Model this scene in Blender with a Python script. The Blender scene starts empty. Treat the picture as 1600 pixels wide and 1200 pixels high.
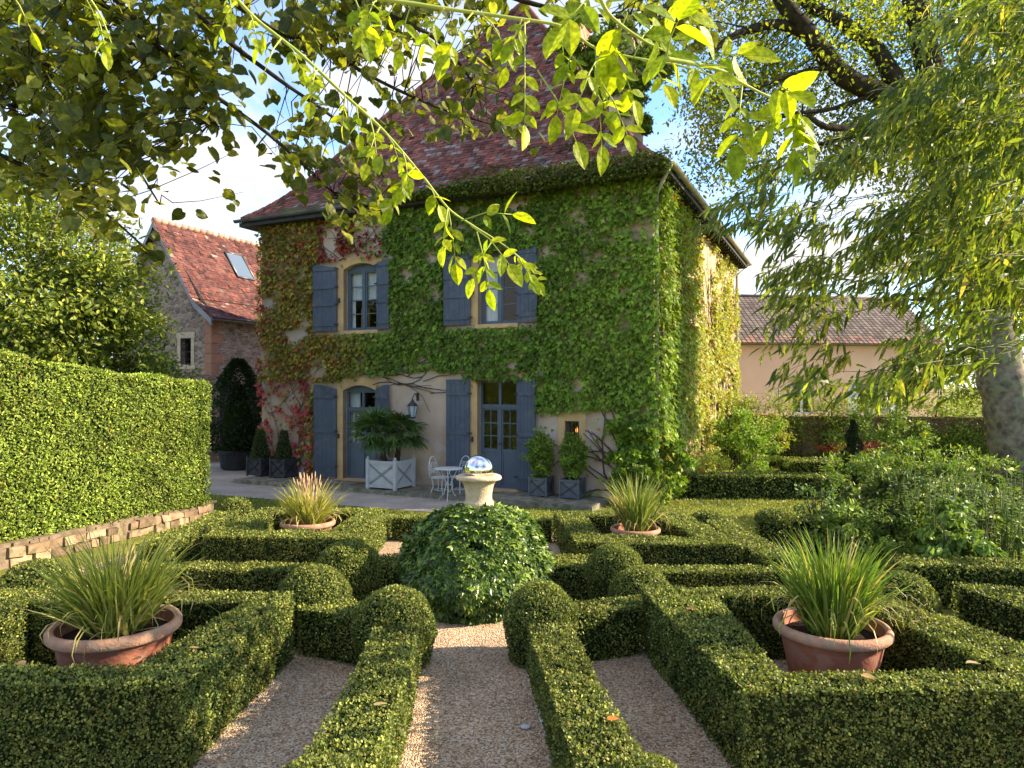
import bpy, math, random
import numpy as np
rng = np.random.default_rng(7)
random.seed(7)
R = math.radians
sc = bpy.context.scene

# ------------------------------------------------------------------ camera
EYE = 2.5
FPX = 1100.0
cam = bpy.data.cameras.new("camera")
cam.sensor_width = 36.0
cam.lens = 36.0 * FPX / 1600.0
cam.shift_y = 5.0 / 1600.0
cam.clip_start = 0.05
cam.clip_end = 3000
camo = bpy.data.objects.new("camera", cam)
camo.location = (0, 0, EYE)
camo.rotation_euler = (R(90), 0, 0)
sc.collection.objects.link(camo)
sc.camera = camo

# ------------------------------------------------------------------ light
SUN_EL = 27.0
SUN_AZ = 87.0          # clockwise from +Y
sdir = np.array([math.sin(R(SUN_AZ)) * math.cos(R(SUN_EL)), math.cos(R(SUN_AZ)) * math.cos(R(SUN_EL)), math.sin(R(SUN_EL))])
world = bpy.data.worlds.new("World")
sc.world = world
world.use_nodes = True
nt = world.node_tree
nt.nodes.clear()
wo = nt.nodes.new("ShaderNodeOutputWorld")
bg = nt.nodes.new("ShaderNodeBackground")
bg.inputs["Strength"].default_value = 0.14
sky = nt.nodes.new("ShaderNodeTexSky")
sky.sky_type = 'NISHITA'
sky.sun_disc = False
sky.sun_elevation = R(SUN_EL)
sky.sun_rotation = R(SUN_AZ)
sky.air_density = 1.0
sky.dust_density = 0.3
sky.ozone_density = 1.6
tc = nt.nodes.new("ShaderNodeTexCoord")
sep = nt.nodes.new("ShaderNodeSeparateXYZ")
nt.links.new(tc.outputs["Generated"], sep.inputs[0])
mz = nt.nodes.new("ShaderNodeMath"); mz.operation = 'MAXIMUM'; mz.inputs[1].default_value = 0.0
nt.links.new(sep.outputs[2], mz.inputs[0])
ad = nt.nodes.new("ShaderNodeMath"); ad.operation = 'ADD'; ad.inputs[1].default_value = 0.22
nt.links.new(mz.outputs[0], ad.inputs[0])
cmb = nt.nodes.new("ShaderNodeCombineXYZ")
for i in (0, 1):
    dv = nt.nodes.new("ShaderNodeMath"); dv.operation = 'DIVIDE'
    nt.links.new(sep.outputs[i], dv.inputs[0]); nt.links.new(ad.outputs[0], dv.inputs[1])
    nt.links.new(dv.outputs[0], cmb.inputs[i])
cn = nt.nodes.new("ShaderNodeTexNoise")
cn.inputs["Scale"].default_value = 1.35
cn.inputs["Detail"].default_value = 9
cn.inputs["Roughness"].default_value = 0.58
cn.inputs["Distortion"].default_value = 0.35
nt.links.new(cmb.outputs[0], cn.inputs["Vector"])
cr = nt.nodes.new("ShaderNodeValToRGB")
cr.color_ramp.elements[0].position = 0.42
cr.color_ramp.elements[1].position = 0.60
nt.links.new(cn.outputs["Fac"], cr.inputs[0])
mx = nt.nodes.new("ShaderNodeMix"); mx.data_type = 'RGBA'
nt.links.new(cr.outputs[0], mx.inputs[0])
skb = nt.nodes.new("ShaderNodeMix"); skb.data_type = 'RGBA'; skb.blend_type = 'MULTIPLY'; skb.inputs[0].default_value = 1
nt.links.new(sky.outputs[0], skb.inputs[6]); skb.inputs[7].default_value = (0.68, 0.80, 0.94, 1)
nt.links.new(skb.outputs[2], mx.inputs[6])
mx.inputs[7].default_value = (2.5, 2.4, 2.35, 1)
nt.links.new(mx.outputs[2], bg.inputs["Color"])
nt.links.new(bg.outputs[0], wo.inputs[0])

sl = bpy.data.lights.new("sun", 'SUN')
sl.energy = 4.5
sl.angle = R(0.5)
sl.color = (1.0, 0.83, 0.60)
slo = bpy.data.objects.new("sun", sl)
sc.collection.objects.link(slo)
from mathutils import Vector
slo.rotation_euler = Vector(sdir).to_track_quat('Z', 'Y').to_euler()

sc.view_settings.view_transform = 'Standard'
sc.view_settings.look = 'None'
sc.view_settings.gamma = 1
sc.view_settings.exposure = 1.8
sc.view_settings.use_curve_mapping = False
try:
    sc.cycles.max_bounces = 6
    sc.cycles.transparent_max_bounces = 8
    sc.cycles.transmission_bounces = 4
    sc.cycles.diffuse_bounces = 4
    sc.cycles.use_denoising = True
except Exception:
    pass

# ------------------------------------------------------------------ helpers
def px(x, y, Y):                      # a point of the photograph at distance Y
    return np.array([(x - 800) / FPX * Y, Y, EYE + (605 - y) / FPX * Y])
def gp(x, y, h=0.0):                  # a point of the photograph lying at height h
    Y = (EYE - h) * FPX / (y - 605)
    return ((x - 800) / FPX * Y, Y)

_lat = {}
def noise(P, scale=1.0, seed=0):      # value noise in 0..1
    if seed not in _lat:
        _lat[seed] = np.random.default_rng(100 + seed).random((32, 32, 32))
    L = _lat[seed]
    Q = np.asarray(P, float) * scale + 57.3
    i = np.floor(Q).astype(int); f = Q - i
    f = f * f * (3 - 2 * f)
    out = 0
    for dx in (0, 1):
        for dy in (0, 1):
            for dz in (0, 1):
                w = (f[:, 0] if dx else 1 - f[:, 0]) * (f[:, 1] if dy else 1 - f[:, 1]) * (f[:, 2] if dz else 1 - f[:, 2])
                out = out + w * L[(i[:, 0] + dx) % 32, (i[:, 1] + dy) % 32, (i[:, 2] + dz) % 32]
    return out
def fbm(P, scale=1.0, seed=0):
    return (noise(P, scale, seed) * 4 + noise(P, scale * 2.1, seed + 1) * 2 + noise(P, scale * 4.3, seed + 2)) / 7.0

def nrm(v):
    v = np.asarray(v, float)
    return v / np.maximum(np.linalg.norm(v, axis=-1, keepdims=True), 1e-9)
def rv(n):
    return nrm(rng.normal(size=(n, 3)))

# leaf templates: (verts, faces); +x to the tip, +z the face
TPL = {
 'rhomb': ([(0,0,0),(.45,.3,.07),(1,0,-.02),(.45,-.3,.07)], [(0,1,2,3)]),
 'oval': ([(0,0,0),(.25,.2,.05),(.65,.22,.06),(1,0,-.08),(.65,-.22,.06),(.25,-.2,.05),(.5,0,0)], [(0,6,2,1),(6,3,2),(0,5,4,6),(6,4,3)]),
 'narrow': ([(0,0,0),(.3,.062,.015),(.68,.05,-.03),(1,0,-.16),(.68,-.05,-.03),(.3,-.062,.015)], [(0,1,5),(1,2,4,5),(2,3,4)]),
 'ivy': ([(0,0,0),(-.12,.3,.0),(.15,.28,.05),(.35,.52,-.04),(.5,.2,.05),(1,0,-.06),(.5,-.2,.05),(.35,-.52,-.04),(.15,-.28,.05),(-.12,-.3,0)],
         [(0,2,1),(0,4,3,2),(0,6,5,4),(0,8,7,6),(0,9,8)]),
 'lime': ([(0,0,0),(-.1,.22,.03),(.1,.46,.05),(.38,.5,.06),(.66,.36,.04),(.8,.2,.02),(1,0,-.1),(.8,-.2,.02),(.66,-.36,.04),(.38,-.5,.06),(.1,-.46,.05),(-.1,-.22,.03),(.5,0,-.03)],
          [(0,12,3,2,1),(12,5,4,3),(12,6,5),(0,11,10,9,12),(12,9,8,7),(12,7,6)]),
 'quad': ([(0,-.5,0),(1,-.5,0),(1,.5,0),(0,.5,0)], [(0,1,2,3)]),
 'tile': ([(0,-.5,.07),(1,-.5,0),(1,.5,0),(0,.5,.07),(0,-.5,-.02),(0,.5,-.02)], [(0,1,2,3),(4,0,3,5)]),
 'pebble': ([(-.5,0,0),(0,-.4,.05),(.5,.05,0),(.05,.4,0),(0,0,.35)], [(0,1,4),(1,2,4),(2,3,4),(3,0,4)]),
}
def _leaflet(m=6, wd=.25, droop=.12):
    v = []; f = []
    for i in range(m+1):
        t = i/m; w_ = wd*math.sin(math.pi*t**.85)**.8 if 0 < i < m else 0
        z_ = -droop*t*t
        v += [(t, w_, z_+w_*.28), (t, 0, z_), (t, -w_, z_+w_*.28)]
    for i in range(m):
        a = 3*i
        f += [(a+1, a+4, a+3, a), (a+2, a+5, a+4, a+1)]
    return v, f
TPL['leaflet'] = _leaflet()
for k, (v, f) in list(TPL.items()):
    TPL[k] = (np.array(v, float), f)

class G:
    def __init__(s):
        s.V = []; s.L = []; s.S = []; s.M = []; s.C = []; s.SM = []; s.n = 0
    def add(s, V, faces, mat=0, col=(1, 1, 1), smooth=False):
        V = np.asarray(V, float)
        s.V.append(V)
        c = np.asarray(col, float)
        s.C.append(np.tile(c, (len(V), 1)) if c.ndim == 1 else c)
        s.L.append(np.array([i + s.n for f in faces for i in f], dtype=np.int32))
        s.S.append(np.array([len(f) for f in faces], dtype=np.int32))
        s.M.append(np.full(len(faces), mat, dtype=np.int32))
        s.SM.append(np.full(len(faces), smooth, dtype=bool))
        s.n += len(V)
        return s
    def leaves(s, P, T, N, size, tpl, col, mat=0, width=1.0):
        P = np.asarray(P, float); n = len(P)
        if n == 0: return s
        tv, tf = TPL[tpl]
        T = nrm(T); B = nrm(np.cross(N, T)); N2 = np.cross(T, B)
        size = np.broadcast_to(np.asarray(size, float), (n,))
        w = np.broadcast_to(np.asarray(width, float), (n,))
        k = len(tv)
        V = P[:, None, :] + size[:, None, None] * (tv[None, :, 0, None] * T[:, None, :] + (w[:, None] * tv[None, :, 1])[:, :, None] * B[:, None, :] + tv[None, :, 2, None] * N2[:, None, :])
        s.V.append(V.reshape(-1, 3))
        col = np.asarray(col, float)
        if col.ndim == 1: col = np.tile(col, (n, 1))
        s.C.append(np.repeat(col, k, axis=0))
        base = (np.arange(n) * k + s.n)[:, None]
        fl = np.array([i for f in tf for i in f]); fs = np.array([len(f) for f in tf])
        s.L.append((base + fl[None, :]).reshape(-1).astype(np.int32))
        s.S.append(np.tile(fs, n).astype(np.int32))
        s.M.append(np.full(n * len(tf), mat, dtype=np.int32))
        s.SM.append(np.zeros(n * len(tf), dtype=bool))
        s.n += n * k
        return s
    def ribbons(s, C, W, col, mat=0):
        # C (n,m,3) centre lines, W (n,m,3) half width vectors
        n, m, _ = C.shape
        V = np.stack([C - W, C + W], axis=2).reshape(-1, 3)
        s.V.append(V)
        col = np.asarray(col, float)
        if col.ndim == 1: col = np.tile(col, (n, 1))
        s.C.append(np.repeat(col, m * 2, axis=0))
        q = np.array([[2*j, 2*j+1, 2*j+3, 2*j+2] for j in range(m-1)]).reshape(-1)
        base = (np.arange(n) * m * 2 + s.n)[:, None]
        s.L.append((base + q[None, :]).reshape(-1).astype(np.int32))
        s.S.append(np.full(n * (m-1), 4, dtype=np.int32))
        s.M.append(np.full(n * (m-1), mat, dtype=np.int32))
        s.SM.append(np.zeros(n * (m-1), dtype=bool))
        s.n += n * m * 2
        return s
    def box(s, o, u, v, w, mat=0, col=(1,1,1)):
        # corner o and three edge vectors
        o, u, v, w = [np.asarray(a, float) for a in (o, u, v, w)]
        V = [o, o+u, o+u+v, o+v, o+w, o+u+w, o+u+v+w, o+v+w]
        return s.add(V, [(0,3,2,1),(4,5,6,7),(0,1,5,4),(1,2,6,5),(2,3,7,6),(3,0,4,7)], mat, col)
    def cbox(s, c, sx, sy, sz, ang=0, mat=0, col=(1,1,1)):
        # box centred on x,y standing on c.z
        ca, sa = math.cos(ang), math.sin(ang)
        u = np.array([ca, sa, 0]) * sx; v = np.array([-sa, ca, 0]) * sy
        return s.box(np.asarray(c, float) - u/2 - v/2, u, v, (0, 0, sz), mat, col)
    def tube(s, pts, rad, seg=8, mat=0, col=(1,1,1), cap=True):
        pts = np.asarray(pts, float); m = len(pts)
        rad = np.broadcast_to(np.asarray(rad, float), (m,))
        t = np.gradient(pts, axis=0); t = nrm(t)
        up = np.array([0, 0, 1.0]) if abs(t[0][2]) < .9 else np.array([1.0, 0, 0])
        rings = []
        a = nrm(np.cross(t[0], up))
        for i in range(m):
            a = nrm(a - np.dot(a, t[i]) * t[i]); b = np.cross(t[i], a)
            th = np.arange(seg) * 2 * math.pi / seg
            rings.append(pts[i] + rad[i] * (np.cos(th)[:, None] * a + np.sin(th)[:, None] * b))
        V = np.concatenate(rings)
        F = [(i*seg+j, i*seg+(j+1) % seg, (i+1)*seg+(j+1) % seg, (i+1)*seg+j) for i in range(m-1) for j in range(seg)]
        if cap:
            F.append(tuple(range(seg))[::-1]); F.append(tuple((m-1)*seg + j for j in range(seg)))
        return s.add(V, F, mat, col, True)
    def lathe(s, prof, c=(0,0,0), seg=32, mat=0, col=(1,1,1), smooth=True, wob=0, cap=True):
        c = np.asarray(c, float); m = len(prof)
        V = []
        for i, (r, z) in enumerate(prof):
            for j in range(seg):
                th = j * 2 * math.pi / seg
                rr = r * (1 + wob * math.sin(3*th + i))
                V.append(c + [rr*math.cos(th), rr*math.sin(th), z])
        F = [(i*seg+j, i*seg+(j+1) % seg, (i+1)*seg+(j+1) % seg, (i+1)*seg+j) for i in range(m-1) for j in range(seg)]
        if cap and prof[0][0] > 0.001: F.append(tuple(range(seg))[::-1])
        if cap and prof[-1][0] > 0.001: F.append(tuple((m-1)*seg + j for j in range(seg)))
        return s.add(V, F, mat, col, smooth)
    def prism(s, poly, z0, z1, mat=0, col=(1,1,1)):
        n = len(poly)
        V = [(p[0], p[1], z0) for p in poly] + [(p[0], p[1], z1) for p in poly]
        F = [tuple(range(n))[::-1], tuple(range(n, 2*n))] + [(i, (i+1) % n, (i+1) % n + n, i+n) for i in range(n)]
        return s.add(V, F, mat, col)
    def build(s, name, mats, parent=None):
        V = np.concatenate(s.V); Lp = np.concatenate(s.L); S = np.concatenate(s.S)
        me = bpy.data.meshes.new(name)
        me.vertices.add(len(V)); me.vertices.foreach_set("co", V.astype(np.float32).ravel())
        me.loops.add(len(Lp)); me.loops.foreach_set("vertex_index", Lp)
        me.polygons.add(len(S))
        st = np.concatenate([[0], np.cumsum(S)[:-1]]).astype(np.int32)
        me.polygons.foreach_set("loop_start", st)
        me.polygons.foreach_set("material_index", np.concatenate(s.M))
        me.polygons.foreach_set("use_smooth", np.concatenate(s.SM))
        if not isinstance(mats, (list, tuple)): mats = [mats]
        for m in mats: me.materials.append(m)
        C = np.concatenate(s.C)
        at = me.attributes.new("col", 'FLOAT_COLOR', 'POINT')
        at.data.foreach_set("color", np.concatenate([np.clip(C, 0, 4), np.ones((len(C), 1))], axis=1).astype(np.float32).ravel())
        me.update(calc_edges=True)
        ob = bpy.data.objects.new(name, me)
        sc.collection.objects.link(ob)
        if parent is not None: ob.parent = parent
        return ob

def tag(o, label=None, cat=None, group=None, kind=None):
    if label: o["label"] = label
    if cat: o["category"] = cat
    if group: o["group"] = group
    if kind: o["kind"] = kind
    return o
def thing(name, label, cat, loc=(0, 0, 0), rz=0, group=None):
    o = bpy.data.objects.new(name, None)
    o.empty_display_size = 0.1
    sc.collection.objects.link(o)
    o.location = loc; o.rotation_euler = (0, 0, rz)
    return tag(o, label, cat, group)
def inpoly(x, y, poly):
    x = np.asarray(x); y = np.asarray(y); c = np.zeros(x.shape, bool)
    n = len(poly)
    for i in range(n):
        x1, y1 = poly[i]; x2, y2 = poly[(i+1) % n]
        if y1 == y2: continue
        k = ((y1 > y) != (y2 > y)) & (x < (x2-x1) * (y-y1) / (y2-y1) + x1)
        c ^= k
    return c

# ------------------------------------------------------------------ materials
def newmat(name):
    m = bpy.data.materials.new(name); m.use_nodes = True
    return m, m.node_tree, m.node_tree.nodes["Principled BSDF"]
def leafmat(name, trans=0.35, rough=0.45, spec=0.35, tint=(1.25, 1.35, 0.55), vein=0.0):
    m, t, b = newmat(name)
    a = t.nodes.new("ShaderNodeAttribute"); a.attribute_name = "col"
    t.links.new(a.outputs["Color"], b.inputs["Base Color"])
    b.inputs["Roughness"].default_value = rough
    b.inputs["Specular IOR Level"].default_value = spec
    src = a.outputs["Color"]
    if vein:
        co = t.nodes.new("ShaderNodeTexCoord"); nz = t.nodes.new("ShaderNodeTexNoise"); nz.inputs["Scale"].default_value = vein; nz.inputs["Detail"].default_value = 4
        t.links.new(co.outputs["Object"], nz.inputs["Vector"])
        mr = t.nodes.new("ShaderNodeMapRange"); mr.inputs[1].default_value = .35; mr.inputs[2].default_value = .65; mr.inputs[3].default_value = .62; mr.inputs[4].default_value = 1.25
        t.links.new(nz.outputs["Fac"], mr.inputs[0])
        vm = t.nodes.new("ShaderNodeMix"); vm.data_type = 'RGBA'; vm.blend_type = 'MULTIPLY'; vm.inputs[0].default_value = 1
        t.links.new(src, vm.inputs[6]); t.links.new(mr.outputs[0], vm.inputs[7]); src = vm.outputs[2]
        t.links.new(src, b.inputs["Base Color"])
        bp = t.nodes.new("ShaderNodeBump"); bp.inputs["Strength"].default_value = .5; bp.inputs["Distance"].default_value = .004
        t.links.new(nz.outputs["Fac"], bp.inputs["Height"]); t.links.new(bp.outputs[0], b.inputs["Normal"])
    tr = t.nodes.new("ShaderNodeBsdfTranslucent")
    mu = t.nodes.new("ShaderNodeMix"); mu.data_type = 'RGBA'; mu.blend_type = 'MULTIPLY'; mu.inputs[0].default_value = 1
    t.links.new(src, mu.inputs[6]); mu.inputs[7].default_value = (*tint, 1)
    t.links.new(mu.outputs[2], tr.inputs["Color"])
    ms = t.nodes.new("ShaderNodeMixShader"); ms.inputs[0].default_value = trans
    t.links.new(b.outputs[0], ms.inputs[1]); t.links.new(tr.outputs[0], ms.inputs[2])
    t.links.new(ms.outputs[0], t.nodes["Material Output"].inputs["Surface"])
    return m
def surf(name, col, col2=None, scale=3.0, rough=0.8, bump=0.0, bscale=30.0, spec=0.3, detail=6, metal=0.0, useattr=False, spots=None, sscale=8.0, lo=0.35, hi=0.68):
    m, t, b = newmat(name)
    co = t.nodes.new("ShaderNodeTexCoord")
    b.inputs["Roughness"].default_value = rough
    b.inputs["Specular IOR Level"].default_value = spec
    b.inputs["Metallic"].default_value = metal
    if col2 is None: col2 = tuple(c * 0.7 for c in col)
    n = t.nodes.new("ShaderNodeTexNoise"); n.inputs["Scale"].default_value = scale; n.inputs["Detail"].default_value = detail
    t.links.new(co.outputs["Object"], n.inputs["Vector"])
    r = t.nodes.new("ShaderNodeValToRGB")
    r.color_ramp.elements[0].position = lo; r.color_ramp.elements[1].position = hi
    r.color_ramp.elements[0].color = (*col2, 1); r.color_ramp.elements[1].color = (*col, 1)
    t.links.new(n.outputs["Fac"], r.inputs[0])
    out = r.outputs[0]
    if spots is not None:
        n2 = t.nodes.new("ShaderNodeTexNoise"); n2.inputs["Scale"].default_value = sscale; n2.inputs["Detail"].default_value = 8
        t.links.new(co.outputs["Object"], n2.inputs["Vector"])
        r2 = t.nodes.new("ShaderNodeValToRGB"); r2.color_ramp.elements[0].position = 0.52; r2.color_ramp.elements[1].position = 0.62
        t.links.new(n2.outputs["Fac"], r2.inputs[0])
        mm = t.nodes.new("ShaderNodeMix"); mm.data_type = 'RGBA'
        t.links.new(r2.outputs[0], mm.inputs[0]); t.links.new(out, mm.inputs[6]); mm.inputs[7].default_value = (*spots, 1)
        out = mm.outputs[2]
    if useattr:
        a = t.nodes.new("ShaderNodeAttribute"); a.attribute_name = "col"
        mu = t.nodes.new("ShaderNodeMix"); mu.data_type = 'RGBA'; mu.blend_type = 'MULTIPLY'; mu.inputs[0].default_value = 1
        t.links.new(out, mu.inputs[6]); t.links.new(a.outputs["Color"], mu.inputs[7])
        out = mu.outputs[2]
    t.links.new(out, b.inputs["Base Color"])
    if bump:
        n3 = t.nodes.new("ShaderNodeTexNoise"); n3.inputs["Scale"].default_value = bscale; n3.inputs["Detail"].default_value = 5
        t.links.new(co.outputs["Object"], n3.inputs["Vector"])
        bp = t.nodes.new("ShaderNodeBump"); bp.inputs["Strength"].default_value = bump; bp.inputs["Distance"].default_value = 0.02
        t.links.new(n3.outputs["Fac"], bp.inputs["Height"]); t.links.new(bp.outputs[0], b.inputs["Normal"])
    return m

M = {}
M['leaf'] = leafmat("leaf", 0.30, 0.5, 0.3)
M['leaf_gloss'] = leafmat("leaf_gloss", 0.20, 0.38, 0.45)
M['leaf_thin'] = leafmat("leaf_thin", 0.55, 0.45, 0.3, tint=(1.5, 1.5, 0.5), vein=55)
M['box_leaf'] = leafmat("box_leaf", 0.25, 0.5, 0.25)
M['core'] = surf("hedge_core", (0.022, 0.034, 0.010), (0.012, 0.016, 0.006), 12, 1.0, spec=0.0)
M['bark'] = surf("bark", (0.13, 0.115, 0.085), (0.045, 0.038, 0.028), 9, 0.95, 1.0, 25, 0.1, spots=(0.16, 0.17, 0.10))
M['bark_pale'] = surf("bark_pale", (0.24, 0.21, 0.17), (0.085, 0.075, 0.06), 6, 0.95, 1.0, 9, 0.1, spots=(0.18, 0.20, 0.13), sscale=5)
M['dark_bark'] = surf("dark_bark", (0.055, 0.045, 0.032), (0.022, 0.018, 0.013), 7, 0.95, 1.0, 22, 0.1)
M['twig'] = surf("twig", (0.25, 0.22, 0.07), (0.14, 0.15, 0.05), 12, 0.7)
M['green_stem'] = surf("green_stem", (0.42, 0.44, 0.10), (0.25, 0.33, 0.06), 12, 0.6)
M['vine_stem'] = surf("vine_stem", (0.11, 0.075, 0.05), (0.05, 0.035, 0.025), 10, 0.9)
M['render'] = surf("lime_render", (0.60, 0.46, 0.34), (0.40, 0.30, 0.22), 1.1, 0.95, 0.35, 14, 0.1, spots=(0.50, 0.42, 0.36), sscale=2.3)
M['side_render'] = surf("side_render", (0.56, 0.42, 0.27), (0.34, 0.25, 0.16), 1.5, 0.95, 0.5, 10, 0.1, spots=(0.42, 0.35, 0.27), sscale=3)
M['ochre_stone'] = surf("ochre_stone", (0.62, 0.42, 0.20), (0.46, 0.31, 0.16), 3, 0.9, 0.3, 30, 0.15)
M['grey_stone'] = surf("grey_stone", (0.30, 0.27, 0.22), (0.15, 0.135, 0.11), 5, 0.95, 0.8, 24, 0.15, spots=(0.12, 0.13, 0.07), sscale=6)
M['urn_stone'] = surf("urn_stone", (0.62, 0.50, 0.33), (0.42, 0.33, 0.21), 9, 0.9, 0.5, 60, 0.15, spots=(0.46, 0.40, 0.31), sscale=14)
M['slate_paint'] = surf("slate_paint", (0.080, 0.100, 0.135), (0.060, 0.077, 0.108), 1.5, 0.6, 0.15, 40, 0.3, spots=(0.095, 0.108, 0.132), sscale=5)
M['frame_paint'] = surf("frame_paint", (0.10, 0.13, 0.165), (0.08, 0.105, 0.135), 2, 0.5, 0.1, 40, 0.35)
M['gutter'] = surf("zinc", (0.16, 0.17, 0.18), (0.09, 0.095, 0.10), 3, 0.45, 0.1, 30, 0.5, metal=0.5)
M['pale_gutter'] = surf("pale_zinc", (0.42, 0.38, 0.32), (0.25, 0.22, 0.18), 3, 0.5, 0.1, 30, 0.5, metal=0.3)
M['roof_tile'] = surf("roof_tile", (1.0, 1.0, 1.0), (0.62, 0.58, 0.60), 0.9, 0.85, 0.5, 50, 0.2, useattr=True)
M['terracotta'] = surf("terracotta", (0.38, 0.15, 0.085), (0.28, 0.105, 0.065), 5, 0.75, 0.25, 45, 0.25, spots=(0.36, 0.18, 0.125), sscale=6)
M['pale_terracotta'] = surf("pale_terracotta", (0.46, 0.27, 0.17), (0.34, 0.17, 0.11), 9, 0.85, 0.4, 60, 0.2, spots=(0.34, 0.23, 0.16), sscale=12)
M['soil'] = surf("soil", (0.05, 0.032, 0.022), (0.02, 0.014, 0.01), 30, 1.0, 1.0, 60, 0.05)
M['white_wood'] = surf("pale_grey_wood", (0.50, 0.51, 0.50), (0.40, 0.41, 0.40), 4, 0.6, 0.15, 40, 0.3)
M['grey_wood'] = surf("grey_wood", (0.13, 0.14, 0.155), (0.09, 0.10, 0.11), 6, 0.7, 0.2, 40, 0.3)
M['dark_wood'] = surf("dark_wood", (0.05, 0.052, 0.055), (0.03, 0.03, 0.033), 6, 0.7, 0.2, 40, 0.3)
M['white_metal'] = surf("white_metal", (0.62, 0.65, 0.66), (0.5, 0.52, 0.53), 8, 0.45, 0, 10, 0.4)
M['black_metal'] = surf("black_metal", (0.03, 0.035, 0.035), (0.02, 0.022, 0.022), 8, 0.45, 0, 10, 0.4)
M['cloth'] = surf("curtain_cloth", (0.72, 0.72, 0.74), (0.6, 0.6, 0.62), 3, 0.9)
M['wood_int'] = surf("inner_wood", (0.42, 0.22, 0.08), (0.3, 0.15, 0.05), 4, 0.6)
M['moss'] = surf("moss", (0.12, 0.14, 0.03), (0.06, 0.075, 0.02), 8, 1.0, 1.0, 40, 0.05)
M['chrome'] = surf("mirror_steel", (0.86, 0.87, 0.88), (0.84, 0.85, 0.86), 3, 0.03, metal=1.0)
M['pink_render'] = surf("pink_render", (0.80, 0.52, 0.38), (0.72, 0.46, 0.33), 0.8, 0.95, 0.1, 20, 0.1)
M['white_shutter'] = surf("white_shutter", (0.66, 0.66, 0.70), (0.55, 0.55, 0.6), 3, 0.6)
M['palm_trunk'] = surf("palm_trunk", (0.12, 0.075, 0.045), (0.05, 0.03, 0.02), 18, 1.0, 1.0, 40, 0.05)
M['white_plastic'] = surf("white_sheet", (0.62, 0.62, 0.60), (0.4, 0.4, 0.38), 10, 0.7)
M['brick'] = surf("brick_red", (0.42, 0.20, 0.12), (0.28, 0.12, 0.08), 6, 0.9, 0.6, 40, 0.15, spots=(0.40, 0.30, 0.22), sscale=5)
def glassmat():
    m, t, b = newmat("window_glass")
    gl = t.nodes.new("ShaderNodeBsdfGlossy"); gl.inputs["Roughness"].default_value = 0.02
    tr = t.nodes.new("ShaderNodeBsdfTransparent"); tr.inputs["Color"].default_value = (0.85, 0.9, 0.9, 1)
    lw = t.nodes.new("ShaderNodeLayerWeight"); lw.inputs["Blend"].default_value = 0.25
    fr = t.nodes.new("ShaderNodeMapRange"); fr.inputs[3].default_value = 0.035; fr.inputs[4].default_value = 0.4
    t.links.new(lw.outputs["Facing"], fr.inputs[0])
    ms = t.nodes.new("ShaderNodeMixShader")
    t.links.new(fr.outputs[0], ms.inputs[0]); t.links.new(tr.outputs[0], ms.inputs[1]); t.links.new(gl.outputs[0], ms.inputs[2])
    t.links.new(ms.outputs[0], t.nodes["Material Output"].inputs["Surface"])
    return m
M['glass'] = glassmat()
m, t, b = newmat("candle_glow"); b.inputs["Emission Color"].default_value = (1, 0.22, 0.05, 1); b.inputs["Emission Strength"].default_value = 1.6
b.inputs["Base Color"].default_value = (0.5, 0.1, 0.03, 1); M['glow'] = m

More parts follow.
